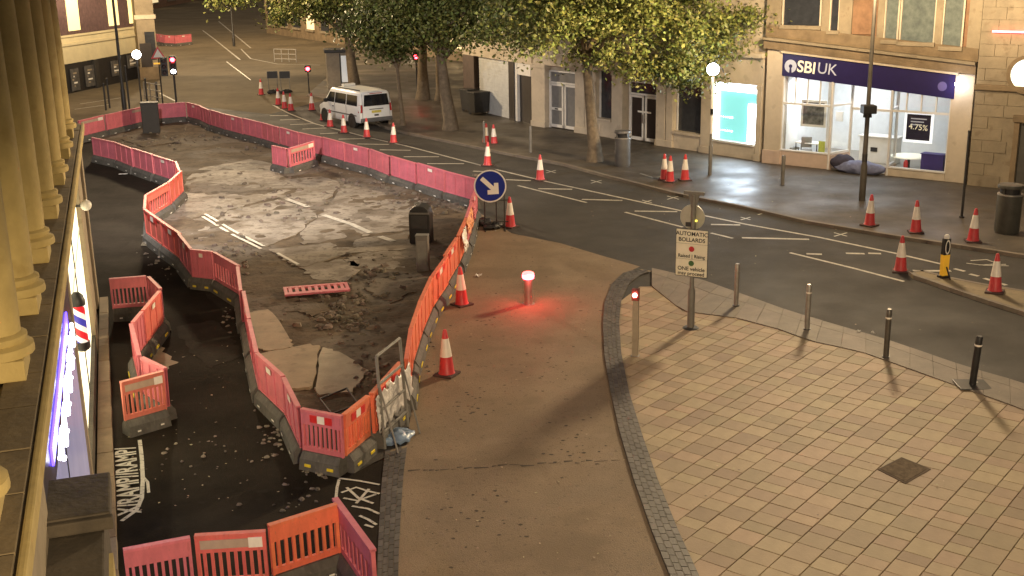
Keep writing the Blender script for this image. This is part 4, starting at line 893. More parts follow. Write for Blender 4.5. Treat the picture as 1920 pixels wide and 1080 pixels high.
lp2 = G2(234, 208); street_lamp('slim dark lamp column at the junction beyond the far barriers', lp2, lp2+Vector((2.2, 2.0, 0)), 10.5, P_FAR, mt=DKMET, r0=.10)
street_lamp('unseen lamp column on the plaza behind the camera', (4.6, -4.5), (3.4, -3.0), 8.2, P_NEAR, r0=.09)  # unseen lamp, set here to fill front faces from the camera side
# work floodlight on the cornice corner of the columned building
fp = LF(31.6, WB+.5, 9.2); fl_t = thing('floodlight', 'white work floodlight on the far corner of the columned building', 'floodlight', tuple(fp))
mb = MB(); LF.box(mb, 30.9, 31.7, WB-.3, WB-.2, 9.35, 9.45); LF.box(mb, 31.55, 31.65, WB-.2, WB+.5, 9.35, 9.45); mb.build('bracket', DKMET, fl_t, True)
tgt = Vector((-10.5, 47, 0)); dirv = (tgt-fp).normalized(); fq = dirv.to_track_quat('-Z', 'Y')
mb = MB(); mb.box(-.28, .28, -.2, .2, .03, .2); mb.v = [fq @ v for v in mb.v]; mb.build('housing', DKMET, fl_t)
mb = MB(); mb.box(-.25, .25, -.17, .17, .0, .028); mb.v = [fq @ v for v in mb.v]; mb.build('lens', emat('flood_lens', (1, .95, .9), 20), fl_t)
ld = bpy.data.lights.new('flood_light', 'SPOT'); ld.energy = P_FLOOD; ld.spot_size = R(95); ld.spot_blend = .9; ld.shadow_soft_size = .2; ld.color = (1.0, .93, .89)
lo = bpy.data.objects.new('flood_light', ld); COL.objects.link(lo); lo.parent = fl_t; lo.rotation_mode = 'QUATERNION'; lo.rotation_quaternion = fq; lo.location = dirv*.1
street_lamp('added lamp column up the far street beyond the junction', (-27.0, 118.0), (-29, 118), 11, P_FAR*1.3, mt=DKMET)  # added lamp, put in to brighten the far street
street_lamp('added unseen lamp column on the far corner beyond the corner pub', (-36.0, 90.0), (-34, 91), 11, P_FAR*1.2, mt=DKMET)  # added lamp kept out of view, brightening the far corner

# ================================================================== BARRIERS
def barrier_proto(kind, pm, strip, foot='yellow'):
    t_ = thing('barrier', 'x', 'barrier')
    L2 = .985
    MB().add([(-L2, -.17, 0), (L2, -.17, 0), (L2, .17, 0), (-L2, .17, 0), (-L2+.02, -.15, .20), (L2-.02, -.15, .20), (L2-.02, .15, .20), (-L2+.02, .15, .20), (-L2+.05, -.07, .31), (L2-.05, -.07, .31), (L2-.05, .07, .31), (-L2+.05, .07, .31)],
             [(3, 2, 1, 0), (0, 1, 5, 4), (1, 2, 6, 5), (2, 3, 7, 6), (3, 0, 4, 7), (4, 5, 9, 8), (5, 6, 10, 9), (6, 7, 11, 10), (7, 4, 8, 11), (8, 9, 10, 11)]).build('base_block', BBASE, t_)
    for sx in (-.55, .55):
        MB().box(sx-.15, sx+.15, -.176, -.14, .075, .125).build('marker', YEL if foot == 'yellow' else BBASE, t_, bevel=.008)
    if foot == 'grey':
        for sx in (-.55, .55): MB().box(sx-.08, sx+.08, -.178, -.15, .08, .11).build('marker', SIGNWH, t_)
    if kind == 'slat':
        fr_ = MB(); fr_.box(-1.0, 1.0, -.03, .03, .80, 1.05); fr_.box(-1.0, 1.0, -.028, .028, .30, .40); fr_.box(-1.0, -.90, -.03, .03, .40, .80); fr_.box(.90, 1.0, -.03, .03, .40, .80); fr_.box(-1.0, 1.0, -.045, .045, 1.03, 1.07)
        fr_.build('frame', pm, t_)
        for k in range(8): x = -.77+k*.22; MB().box(x-.045, x+.045, -.016, .016, .40, .80).build('slat', pm, t_)
    else:
        MB().box(-1.0, 1.0, -.018, .018, .30, 1.04).build('panel', pm, t_)
        for x in (-.965, -.33, .33, .965): MB().box(x-.035, x+.035, -.034, .034, .31, 1.03).build('rib', pm, t_)
        MB().box(-1.0, 1.0, -.042, .042, 1.01, 1.07).build('top_rail', pm, t_); MB().box(-1.0, 1.0, -.034, .034, .29, .345).build('bottom_rail', pm, t_)
    if strip == 'redwhite':
        for k in range(3):
            x = -.36+k*.36; MB().box(x-.178, x+.178, -.040, -.032, .855, .99).build('reflective_strip', REFR if k % 2 == 0 else REFW, t_)
    elif strip == 'label':
        MB().box(-.16, .16, -.048, -.040, .88, .985).build('label_plate', REFW, t_)
    elif strip == 'board':
        MB().box(-.86, .5, -.040, -.032, .86, .99).build('reflective_strip', mat('faded_strip', (.45, .33, .25), .5, var=.1), t_); MB().box(.505, .9, -.041, -.032, .85, 1.0).build('reflective_strip', REFW, t_)
    index_children(t_); return t_
PROTO = {}
USED = set()
def barrier(kind, pm, strip, foot, loc, rz, label, sx=1.0, group=None, tilt=(0, 0)):
    k = (kind, pm.name, strip, foot)
    if k not in PROTO: PROTO[k] = barrier_proto(*((kind, pm, strip, foot)))
    if k in USED: return dup(PROTO[k], loc, rz, label, group, (sx, 1, 1), tilt=tilt)
    USED.add(k); o = PROTO[k]; o.location = loc; o.rotation_euler = (tilt[0], tilt[1], rz); o.scale = (sx, 1, 1); o['label'] = label; o['group'] = group; return o
def run(px, style, label, group, z=1.05, n=None):
    P = [G2(*p, z) for p in px]; L = walk(P, 1)[1]; n = n or max(1, round(L/2.0)); pts, _ = walk(P, n)
    for i in range(n):
        a, b = pts[i], pts[i+1]; c = (a+b)/2; d = b-a; rz = math.atan2(d.y, d.x)
        nrm = Vector((math.sin(rz), -math.cos(rz), 0))          # local -Y: front
        if nrm.dot(-c) < 0: rz += math.pi
        kind, pm, strip, foot = style(i, n)
        c = c+Vector((random.uniform(-.03, .03), random.uniform(-.03, .03), 0)); rz += random.uniform(-.03, .03)
        barrier(kind, pm, strip, foot, (c.x, c.y, 0), rz, label(i, n), d.length/2.0*random.uniform(.955, .985), group, (random.uniform(-.025, .025), random.uniform(-.006, .006)))
run([(895, 336), (873, 330), (840, 323), (804, 313), (759, 299), (732, 293), (687, 278), (644, 268), (607, 258), (591, 257), (545, 245), (498, 232), (440, 219), (400, 209), (385, 203), (372, 197), (350, 192)],
    lambda i, n: ('panel', RED, 'label' if i % 3 == 1 else 'none', 'grey'), lambda i, n: f'{ORD[i]} red barrier from the blue arrow sign beside the hatched road', 'barriers along the hatched road')
run([(348, 192), (325, 192), (302, 193), (265, 201), (205, 214), (147, 227)],
    lambda i, n: ('panel', RED, 'board' if i % 2 else 'none', 'grey'), lambda i, n: f'{ORD[i]} barrier from the traffic signal in the row closing the far end', 'barriers closing the far end')
run([(173, 258), (220, 268), (252, 280), (283, 289), (328, 303)], lambda i, n: ('panel', RED, 'label' if i > 2 else 'none', 'grey'), lambda i, n: f'{ORD[i]} red barrier from the columned building in the far footway row', 'barriers along the footway')
run([(328, 303), (339, 318), (333, 332), (313, 345), (280, 358), (271, 376), (273, 392)], lambda i, n: ('slat' if i == 2 else 'panel', MIDR, 'none', 'grey'), lambda i, n: f'{ORD[i]} bright red barrier in the bend narrowing the footway', 'barriers along the footway')
run([(273, 392), (300, 413), (333, 433), (358, 468)], lambda i, n: ('panel', MIDR if i < 2 else RED, 'redwhite', 'grey'), lambda i, n: f'{ORD[i]} barrier running down from the footway bend', 'barriers along the footway')
run([(358, 468), (400, 473)], lambda i, n: ('slat' if i else 'panel', RED, 'label', 'yellow'), lambda i, n: 'red barrier turned square on where the footway row kinks', 'barriers along the footway', n=1)
run([(400, 473), (447, 500)], lambda i, n: ('slat', RED, 'none', 'yellow'), lambda i, n: 'red slatted barrier just after the kink in the footway row', 'barriers along the footway', n=1)
run([(447, 500), (462, 570), (478, 616), (482, 662)], lambda i, n: ('panel', RED, 'redwhite' if i == n-2 else 'none', 'grey'), lambda i, n: f'{ORD[i]} red barrier below the footway kink on the steep stretch', 'barriers along the footway')
run([(482, 662), (544, 713), (565, 764)], lambda i, n: ('panel', RED, 'label', 'grey'), lambda i, n: f'{ORD[i]} red barrier leading into the near corner of the works', 'barriers along the footway')
run([(560, 767), (641, 781)], lambda i, n: ('slat', RED, 'redwhite', 'yellow'), lambda i, n: 'red slatted barrier at the near corner facing the camera', 'barriers along the footway', n=1)
run([(643, 779), (690, 742)], lambda i, n: ('slat', ORA, 'redwhite', 'yellow'), lambda i, n: 'orange slatted barrier at the near corner with red white strip', 'barriers along the crossover', n=1)
run([(692, 741), (752, 680)], lambda i, n: ('slat', ORA, 'redwhite', 'yellow'), lambda i, n: 'orange barrier draped with silver sheeting behind the metal sign frame', 'barriers along the crossover', n=1)
run([(758, 676), (768, 640), (776, 592), (790, 556), (812, 511), (832, 484), (858, 446)], lambda i, n: ('panel', ORA, 'redwhite' if i >= n-2 else 'none', 'yellow'), lambda i, n: f'{ORD[i]} orange barrier past the silver sheeting along the brown crossover', 'barriers along the crossover')
run([(860, 443), (878, 392), (892, 352)], lambda i, n: ('panel', ORA if i == 0 else RED, 'redwhite', 'grey'), lambda i, n: f'{ORD[i]} barrier of the crossover row next below the arrow sign', 'barriers along the crossover')
# enclosure by the left shops
def one(a, b, style, label, group, z=1.05, tilt=(0, 0)): run([a, b], lambda i, n: style, lambda i, n: label, group, z, 1)
g4 = 'small pen by the left shops'
one((203, 523), (274, 518), ('slat', RED, 'none', 'grey'), 'red slatted barrier at the back of the small pen by the shops', g4)
one((276, 519), (298, 543), ('panel', RED, 'none', 'grey'), 'short angled red barrier at the back right of the small pen', g4)
one((298, 545), (264, 583), ('panel', MIDR, 'label', 'yellow'), 'bright red barrier with white label on the side of the small pen', g4)
one((262, 585), (246, 606), ('panel', RED, 'none', 'yellow'), 'narrow faded barrier next to the labelled one of the small pen', g4)
one((247, 608), (263, 668), ('panel', RED, 'none', 'yellow'), 'red barrier seen nearly end on in the small pen', g4)
one((264, 670), (308, 692), ('panel', RED, 'none', 'grey'), 'faded barrier closing the near right of the small pen', g4)
one((226, 718), (306, 696), ('slat', mat('barrier_salmon', (.60, .17, .12), .5, var=.15, scale=3), 'board', 'grey'), 'salmon slatted barrier facing the camera at the near end of the small pen', g4)
g5 = 'pen at the bottom edge'
one((232, 1030), (361, 1007), ('slat', RED, 'none', 'grey'), 'red barrier at the bottom edge furthest left', g5)
one((361, 1007), (500, 997), ('slat', MIDR, 'board', 'grey'), 'barrier with pale strip second from left at the bottom edge', g5)
one((500, 986), (632, 945), ('slat', ORA, 'none', 'grey'), 'bright orange slatted barrier rising to the bottom pen corner', g5)
one((634, 933), (703, 1036), ('slat', RED, 'none', 'grey'), 'dark red barrier running out of frame from the bottom pen corner', g5)
# boxed corner inside the works
g6 = 'small corner of barriers inside the works'
one((508, 273), (537, 279), ('panel', RED, 'none', 'grey'), 'left red barrier of the small corner jutting into the works', g6)
one((539, 279), (590, 265), ('slat', RED, 'board', 'grey'), 'right slatted red barrier of the small corner jutting into the works', g6)
# barrier lying flat
k_ = ('slat', RED.name, 'redwhite', 'yellow'); fl = G(594, 552)
fb = thing('fallen_barrier_panel', 'red barrier panel lying flat on the dug ground', 'barrier', (fl.x, fl.y, .12), math.atan2(*(lambda d: (d.y, d.x))(G(636, 545)-G(552, 552)))); fb.scale = (.88, .9, 1)
fm = MB(); fm.box(-.95, .95, -.42, -.2, 0, .05); fm.box(-.95, .95, .28, .42, 0, .05); fm.box(-.95, -.85, -.2, .28, 0, .05); fm.box(.85, .95, -.2, .28, 0, .05); fm.build('frame', RED, fb)
for k in range(9): x = -.76+k*.19; MB().box(x-.05, x+.05, -.2, .28, .004, .045).build('slat', RED, fb)
# silver sheeting over the orange barrier
a_, b_ = G2(690, 745, 1.05), G2(762, 672, 1.05); d_ = (b_-a_); n_ = Vector((d_.y, -d_.x, 0)).normalized()
if n_.dot(-a_) < 0: n_ = -n_
mb = MB(); nu, nv = 26, 14; vs = []
for j in range(nv+1):
    for i in range(nu+1):
        f = i/nu; z = .96-.62*j/nv+.05*math.sin(i*1.3); off = .07+.035*noise.noise(Vector((i*.6, j*.7, 3)))+.05*(j/nv)
        vs.append(tuple(a_+d_*(.08+.9*f)+n_*off)[:2]+(z+.02*noise.noise(Vector((i*.5, j*.5, 9))),))
mb.add(vs, [(j*(nu+1)+i, j*(nu+1)+i+1, (j+1)*(nu+1)+i+1, (j+1)*(nu+1)+i) for j in range(nv) for i in range(nu)])
so = mb.build('silver_sheeting', FOIL, smooth=True); tag(so, 'crumpled silver plastic sheeting hung over the orange barrier', 'sheeting')
md = so.modifiers.new('t', 'SOLIDIFY'); md.thickness = .006
# torn netting and strips draped along the row below the arrow sign
ta, tb_ = G2(858, 446, 1.05), G2(890, 356, 1.05); td = tb_-ta; tn = Vector((td.y, -td.x, 0)).normalized()
if tn.dot(-ta) < 0: tn = -tn
for q, (f0_, f1_, top_, low_, lab, mt_) in enumerate([(.30, .62, 1.06, .42, 'torn orange netting hanging on the barrier below the arrow sign', mat('orange_net', (.75, .30, .12), .6, var=.35, scale=9)), (.08, .26, 1.0, .30, 'pale torn plastic caught on the crossover barrier row', REFW), (.66, .8, 1.03, .5, 'pinkish torn strip on the last barrier under the arrow sign', RED)]):
    mb = MB(); nu, nv = 16, 10; vs = []
    for j in range(nv+1):
        for i in range(nu+1):
            f = f0_+(f1_-f0_)*i/nu; rag = .6+.4*abs(noise.noise(Vector((i*.55, q*3.1, 2))))*2
            p_ = ta+td*f+tn*(.075+.06*noise.noise(Vector((i*.5, j*.4, q)))+.07*j/nv); vs.append((p_.x, p_.y, top_-(top_-low_)*j/nv*min(1.1, rag)+.03*noise.noise(Vector((i*.7, j*.6, q+5)))))
    mb.add(vs, [(j*(nu+1)+i, j*(nu+1)+i+1, (j+1)*(nu+1)+i+1, (j+1)*(nu+1)+i) for j in range(nv) for i in range(nu) if not (j > 3 and noise.noise(Vector((i*.8, j*.8, q*2.2))) > .28)]); o = mb.build('torn_netting', mt_, smooth=True); tag(o, lab, 'netting'); md = o.modifiers.new('t', 'SOLIDIFY'); md.thickness = .006

# ================================================================== CONES
cp = thing('traffic_cone', 'x', 'cone'); 
MB().box(-.22, .22, -.22, .22, 0, .05).build('base', CONE_B, cp, bevel=.015)
MB().lathe([(.18, .05), (.16, .09), (.125, .42)], 18).build('body', CONE_R, cp, smooth=True)
MB().lathe([(.129, .42), (.127, .43), (.074, .80), (.072, .81)], 18).build('sleeve', REFW, cp, smooth=True)
MB().lathe([(.070, .81), (.04, .98), (.03, 1.0)], 18).build('tip', CONE_R, cp, smooth=True)
index_children(cp); first = [True]
def cone(px, py, label, h=1.0, z=0.0, tilt=(0, 0), group='traffic cones'):
    p = G(px, py, z); rz = random.uniform(0, 1.5)
    if first[0]:
        first[0] = False; cp.location = p; cp.rotation_euler = (tilt[0], tilt[1], rz); cp['label'] = label; cp['group'] = group; cp.scale = (1, 1, h); return
    dup(cp, tuple(p), rz, label, group, (1, 1, h), tilt=tilt)
for q in [(838, 703, 'red and white cone standing nearest the camera on the brown crossover', 1.0, 0), (866, 572, 'cone beside the orange barrier halfway up the brown crossover', 1.0, 0), (957, 426, 'cone beside the sandbag under the blue arrow sign', 1.0, 0),
          (1013, 338, 'lone cone on the white line right of the arrow sign', 1.0, 0), (914, 311, 'cone on the white line straight above the arrow sign', 1.0, 0), (911, 270, 'left cone of the close pair by the pavement edge', .95, 0), (927, 272, 'right cone of the close pair by the pavement edge', .95, 0),
          (738, 268, 'cone behind the van nearest its rear corner', .95, 0), (688, 258, 'cone in front of the van rear wheel', .95, 0), (645, 249, 'cone by the middle of the van side', .9, 0), (619, 238, 'cone by the van front wheel', .9, 0), (606, 226, 'cone just ahead of the van', .9, 0),
          (585, 207, 'cone on the orange patch under the portable signal', 1.0, 0), (546, 208, 'nearest of three cones below the black sign boards', 1.0, 0), (534, 204, 'middle of three cones below the black sign boards', 1.0, 0), (522, 197, 'farthest of three cones below the black sign boards', 1.0, 0), (490, 178, 'far cone standing alone left of the black sign boards', 1.0, 0),
          (1246, 337, 'back left cone of the trio on the far pavement', 1.0, PZ), (1256, 341, 'front cone of the trio on the far pavement', 1.0, PZ), (1284, 338, 'right cone of the trio on the far pavement', 1.0, PZ),
          (1630, 423, 'cone on the far kerb below the lamp column', 1.0, PZ), (1717, 436, 'middle cone of three along the far kerb', 1.0, PZ), (1824, 453, 'right cone of three along the far kerb', 1.0, PZ),
          (1688, 509, 'cone at the pointed tip of the traffic island', 1.0, 0), (1865, 548, 'cone standing on the traffic island', 1.0, .1)]:
    cone(q[0], q[1], q[2], q[3], q[4], tilt=(random.uniform(-.03, .03), random.uniform(-.03, .03)))

# ================================================================== TRAFFIC ISLAND AND KEEP-LEFT BOLLARD
isl_px = [(1704, 509), (1728, 506), (1783, 520), (1850, 533), (1930, 546), (2080, 570), (2080, 640), (1930, 588), (1860, 566), (1797, 545), (1740, 525), (1712, 516)]
isl = struct(MB().poly(GP(isl_px, .1), -.02, .1).build('traffic_island', mat('island_slabs', (.24, .19, .11), .75, var=.25, scale=1.5, bump=.3, spots=[(4, .6, (.13, .1, .06), .6)])))
ip, il = walk(GP(isl_px, .1)+[G(*isl_px[0], .1)], 34); cenI = sum(ip[:-1], Vector())/34
for i in range(34):
    a, b = ip[i], ip[i+1]; w_ = Vector(((b-a).y, -(b-a).x, 0)).normalized(); m_ = (a+b)/2
    if not inside(m_-w_*.1, GP(isl_px, .1)): w_ = -w_
    d = (b-a).normalized()*.005; MB().poly([a+d+w_*.012, b-d+w_*.012, b-d-w_*.12, a+d-w_*.12], 0, .106).build('kerbstone', KERB, isl)
kb = G(1769, 520, .1)
kl_ = thing('keep_left_bollard', 'yellow traffic bollard with black and white ring on the island tip', 'bollard', tuple(kb), R(20))
YB = mat('bollard_yellow', (.80, .42, .02), .4, var=.08, emit=(1, .55, .05), estr=.12)
kl_.scale = (.62, .7, 1.0); MB().box(-.2, .2, -.16, .16, 0, .06).build('base_plate', BLACK, kl_, bevel=.01); MB().add([(-.14, -.09, .06), (.14, -.09, .06), (.14, .09, .06), (-.14, .09, .06), (-.16, -.09, .62), (.16, -.09, .62), (.16, .09, .62), (-.16, .09, .62)], [(0, 1, 5, 4), (1, 2, 6, 5), (2, 3, 7, 6), (3, 0, 4, 7), (4, 5, 6, 7)]).build('lower_body', YB, kl_)
MB().add([(-.16, -.09, .62), (.16, -.09, .62), (.16, .09, .62), (-.16, .09, .62), (-.15, -.08, 1.05), (.15, -.08, 1.05), (.15, .08, 1.05), (-.15, .08, 1.05)], [(0, 1, 5, 4), (1, 2, 6, 5), (2, 3, 7, 6), (3, 0, 4, 7), (4, 5, 6, 7)]).build('upper_body', BLACK, kl_)
M = basis((0, -.098, .83), (1, 0, 0), (0, 0, 1)); mb = MB(); vs = []
for k in range(20): vs += [M @ Vector((.085*math.cos(k*.31416), .15*math.sin(k*.31416), 0)), M @ Vector((.13*math.cos(k*.31416), .2*math.sin(k*.31416), 0))]
mb.add(vs, [(2*k, 2*k+1, 2*((k+1) % 20)+1, 2*((k+1) % 20)) for k in range(20)]).build('white_ring', SIGNWH, kl_); MB().lathe([(.1, 1.05), (.1, 1.12), (.06, 1.16)], 12).build('top_cap', SIGNWH, kl_)
MB().tube([(.0, -.12, .3), (.0, -.4, -.04)], .03, 6).build('stay', BLACK, kl_)

# ================================================================== BLUE ARROW SIGN
kp_ = G(936, 430); sg = thing('arrow_sign', 'round blue sign with white arrow pointing down right beside the works', 'sign', tuple(kp_), R(2))
cx_, cz_ = -.26, 1.42
Ms = Matrix.Translation((cx_, -.06, cz_)) @ Matrix.Rotation(R(-8), 4, 'X') @ Matrix.Rotation(R(90), 4, 'X')
def disc(r, z0, z1, n=40): return MB().lathe([(r, z0), (r, z1)], n)
def put(mb, name, mt): mb.v = [Ms @ v for v in mb.v]; return mb.build(name, mt, sg, smooth=False)
put(disc(.515, -.012, .0), 'border', SIGNWH); put(disc(.47, -.005, .006), 'face', BLUE)
ar = MB(); th = R(-43); Rm = Matrix.Rotation(th, 4, 'Z')
pts = [(-.36, .075), (.06, .075), (-.02, .16), (.06, .235), (.34, 0), (.06, -.235), (-.02, -.16), (.06, -.075), (-.36, -.075)]
pts = [(-.37, .07), (.10, .07), (.02, .15), (.12, .25), (.37, 0), (.12, -.25), (.02, -.15), (.10, -.07), (-.37, -.07)]
vs = [Rm @ Vector((x, y, .010)) for x, y in pts]; ar.add(vs, [(0, 1, 7, 8), (1, 2, 3, 4), (1, 4, 7), (4, 5, 6, 7)]); put(ar, 'arrow', SIGNWH)
for x in (-.45, -.08, .18): MB().tube([(x, 0, 0), (x, 0, 1.25)], .02, 6).build('stand_leg', DKMET, sg)
for z in (.25, .95): MB().tube([(-.5, 0, z), (.3, 0, z)], .018, 6).build('stand_rail', DKMET, sg)
for x in (-.45, .18): MB().tube([(x, -.35, .02), (x, .35, .02)], .02, 6).build('stand_foot', DKMET, sg)
def sandbag(label, p, rz, mt_, sx=.36, sy=.22, sz=.11, name='sandbag'):
    t_ = MB(); t_.ball((0, 0, sz*.75), 1, 26, 14, (sx, sy, sz)); t_.v = [v+Vector((.09*noise.noise(v*6), .09*noise.noise(v*7+Vector((3, 0, 0))), .06*noise.noise(v*9))) for v in t_.v]
    for v in t_.v: v.z = max(v.z, .004)
    o = t_.build(name, mt_, smooth=True); o.location = p; o.rotation_euler = (0, 0, rz); return tag(o, label, 'sandbag' if name == 'sandbag' else 'bag', 'sandbags' if name == 'sandbag' else None)
sandbag('black sandbag on the feet of the arrow sign stand', tuple(G(925, 428, .02)), .3, BLACK); sandbag('second black sandbag left of the arrow sign feet', tuple(G(908, 420, .02)), 1.2, BLACK)

# ================================================================== BOLLARDS, POSTS
def bollard(px, py, label, mt, r=.06, h=1.07, z=.062, cap=True, ring=True, tilt=(0, 0), name='bollard'):
    p = G(px, py, z); t_ = thing(name, label, 'bollard', tuple(p), 0, 'bollards along the kerb'); t_.rotation_euler = (tilt[0], tilt[1], 0)
    MB().lathe([(r, 0), (r, h*.80)], 16).build('post', mt, t_, smooth=True)
    MB().lathe([(r*1.0, h*.80), (r*1.06, h*.805), (r*1.06, h*.83), (r, h*.835)], 16).build('band', REFW if ring else mt, t_, smooth=True)
    MB().lathe([(r, h*.835), (r, h*.97), (r*.75, h)], 16).build('top', mt, t_, smooth=True)
    MB().lathe([(r*1.5, 0), (r*1.4, .015)], 16).build('collar', DKMET, t_); return t_
bollard(1380, 573, 'steel bollard on the near kerb nearest the automatic bollard sign', STEELD, ring=False)
bollard(1513, 617, 'steel bollard with bright band, second along the near kerb', STEELD)
bollard(1661, 669, 'dark steel bollard, third along the near kerb', mat('dark_steel', (.13, .12, .105), .4, .6, var=.2), r=.058)
bt_ = bollard(1823, 722, 'black leaning bollard on a dark square plate at the near kerb', BLACK, r=.068, h=1.05, tilt=(.05, .03))
MB().box(-.32, .32, -.26, .26, -.005, .02).build('base_plate', DKMET, bt_, bevel=.01)
bollard(1467, 347, 'slim grey bollard on the far pavement left of the lamp column', GREYM, r=.07, h=1.1, z=PZ, ring=False, name='bollard'); bollard(995, 286, 'slim bollard on the far pavement beside the lone cone', GREYM, r=.06, h=1.15, z=PZ, ring=False); bollard(908, 268, 'slim bollard behind the pair of cones', GREYM, r=.05, h=1.0, z=PZ, ring=False)
pp = G(1803, 408, PZ); po = thing('sign_post', 'thin dark bare post on the far pavement by the bin', 'post', tuple(pp)); MB().tube([(0, 0, 0), (0, 0, 2.75)], .042, 10).build('post', DKMET, po, smooth=True); MB().lathe([(.045, 2.72), (.05, 2.78), (.02, 2.8)], 10).build('cap', DKMET, po)
MB().lathe([(.09, 0), (.08, .05)], 10).build('collar', DKMET, po)
# rising bollard with glowing red head
rp = G(991, 570); rbt = thing('rising_bollard', 'raised steel bollard with glowing red light band in the crossover', 'bollard', tuple(rp))
MB().lathe([(.115, 0), (.115, .66)], 24).build('cylinder', STEEL, rbt, smooth=True); MB().lathe([(.17, 0), (.17, .012)], 24).build('ground_ring', STEELD, rbt)
MB().lathe([(.125, .66), (.145, .68), (.155, .74), (.145, .78)], 24).build('light_band', emat('red_light_band', (1, .025, .04), 30), rbt, smooth=True); MB().lathe([(.146, .78), (.15, .80), (.12, .83), (.05, .84)], 24).build('cap', emat('pink_glow', (1, .10, .10), 4, (.8, .2, .2)), rbt, smooth=True)
ld = bpy.data.lights.new('bollard_light', 'POINT'); ld.energy = 30; ld.color = (1, .06, .07); ld.shadow_soft_size = .05; lo = bpy.data.objects.new('bollard_light', ld); COL.objects.link(lo); lo.parent = rbt; lo.location = (.03, -.22, .76)
# bollard control post
cpz = G(1191, 667, .04); cpt = thing('control_post', 'flat tan control post with small red lamp at the plaza edge', 'post', tuple(cpz), R(-18))
MB().box(-.065, .065, -.05, .05, 0, 1.26).build('post', TANP, cpt, bevel=.012); MB().box(-.085, .075, -.07, .06, 1.26, 1.52).build('head', mat('red_brown_housing', (.25, .05, .04), .5), cpt, bevel=.02)
MB().lathe([(.045, 0), (.045, .02), (.03, .03)], 14).build('lens', emat('control_lens', (1, .35, .3), 30, (.9, .5, .5)), cpt); bpy.context.view_layer.update()
lens = [o for o in bpy.data.objects if o.parent == cpt and o.name.startswith('lens')][-1]; lens.rotation_euler = (R(90), 0, 0); lens.location = (-.01, -.07, 1.39)
MB().box(-.09, .09, -.075, .075, 0, .012).build('foot_plate', STEELD, cpt)
for k in range(9): MB().box(-.068, -.063, -.02, .02, .2+k*.11, .26+k*.11).build('vent_slot', BLACK, cpt)
# automatic bollards sign
sp = G(1295, 615, .04); asg = thing('bollard_sign', 'cream sign board on grey post reading AUTOMATIC BOLLARDS', 'sign', tuple(sp), R(-27))
SZ = .24
MB().lathe([(.085, 0), (.085, .9), (.055, .98), (.055, 3.15)], 14).build('post', GREYM, asg, smooth=True); MB().lathe([(.2, -.0), (.16, .03)], 14).build('foot', DKMET, asg)
MB().box(-.24, .24, -.03, .03, 3.15, 3.23).build('top_bar', GREYM, asg, bevel=.01); MB().add([(-.05, -.02, 2.85), (.05, -.02, 2.85), (.13, -.02, 3.15), (-.13, -.02, 3.15), (-.05, .02, 2.85), (.05, .02, 2.85), (.13, .02, 3.15), (-.13, .02, 3.15)], [(0, 1, 2, 3), (7, 6, 5, 4), (0, 4, 5, 1), (1, 5, 6, 2), (3, 2, 6, 7), (0, 3, 7, 4)]).build('gusset', GREYM, asg)
for k, (z0_, z1_) in enumerate([(1.79, 2.12), (1.43, 1.785), (1.03, 1.425)]):
    MB().box(-.37, .37, -.085, -.07, z0_+SZ, z1_+SZ).build('panel', SIGNW, asg, bevel=.006); MB().box(-.38, .38, -.075, -.068, z0_-.012+SZ, z1_+.012+SZ).build('panel_edge', SIGNBK, asg)
def stext(tx, x, z, size, mt_=SIGNBK, bold=True):
    text_part('lettering', tx, size, basis((x, -.088, z+SZ), (1, 0, 0), (0, 0, 1)), mt_, asg, world=False, bold=bold, extr=.001)
stext('AUTOMATIC', 0, 2.02, .13); stext('BOLLARDS', 0, 1.88, .13); stext('Raised | Rising', 0, 1.50, .11); stext('ONE vehicle', 0, 1.20, .125); stext('may proceed', 0, 1.09, .12)
for (z_, mt_) in ((1.67, mat('dot_red', (.5, .03, .03), .5)), (1.335, mat('dot_green', (.05, .13, .04), .5))):
    mb = MB(); mb.add([(.065*math.cos(k*.2618), -.088, SZ+z_+.065*math.sin(k*.2618)) for k in range(24)], [tuple(range(24))]); mb.build('dot', mt_, asg)
dm = MB(); dm.lathe([(.29, -.01), (.29, .01)], 32); dm.v = [Matrix.Translation((-.05, .075, 2.62)) @ Matrix.Rotation(R(90), 4, 'X') @ v for v in dm.v]; dm.build('round_sign_back', mat('sign_back_grey', (.42, .40, .33), .5, var=.1), asg)
MB().box(.06, .1, -.07, -.03, 2.55, 2.59).build('reflector', emat('amber_dot', (1, .8, .1), 1.2), asg); MB().box(-.2, -.08, .04, .06, 2.40, 2.50).build('clip', DKMET, asg)

# ================================================================== BINS, CABINETS
def litter_bin(px, py, label, h, r, mt, z=PZ):
    t_ = thing('litter_bin', label, 'bin', tuple(G(px, py, z)), 0, 'litter bins')
    MB().lathe([(r*.92, 0), (r*.95, .04), (r, .08), (r, h*.80)], 22).build('body', mt, t_, smooth=True); MB().lathe([(r*.82, h*.80), (r*.82, h*.92)], 22).build('opening', BLACK, t_); MB().lathe([(r*1.03, h*.92), (r*1.06, h*.94), (r*1.0, h*.985), (r*.6, h)], 22).build('lid', mt, t_, smooth=True)
    MB().lathe([(r*1.02, h*.775), (r*1.03, h*.79), (r*1.02, h*.805)], 22).build('rim', STEELD, t_, smooth=True)
    for k in range(4): th = k*1.5708+.6; MB().tube([(r*.9*math.cos(th), r*.9*math.sin(th), h*.78), (r*.9*math.cos(th), r*.9*math.sin(th), h*.94)], .025, 6).build('lid_post', mt, t_)
litter_bin(1167, 311, 'tall grey cylindrical bin beside the tree on the far pavement', 1.45, .32, mat('bin_grey', (.15, .145, .14), .4, .3, var=.15)); litter_bin(1887, 436, 'dark grey bin with pale rim near the right edge', 1.5, .36, mat('bin_dark', (.075, .072, .06), .5, .2, var=.2))
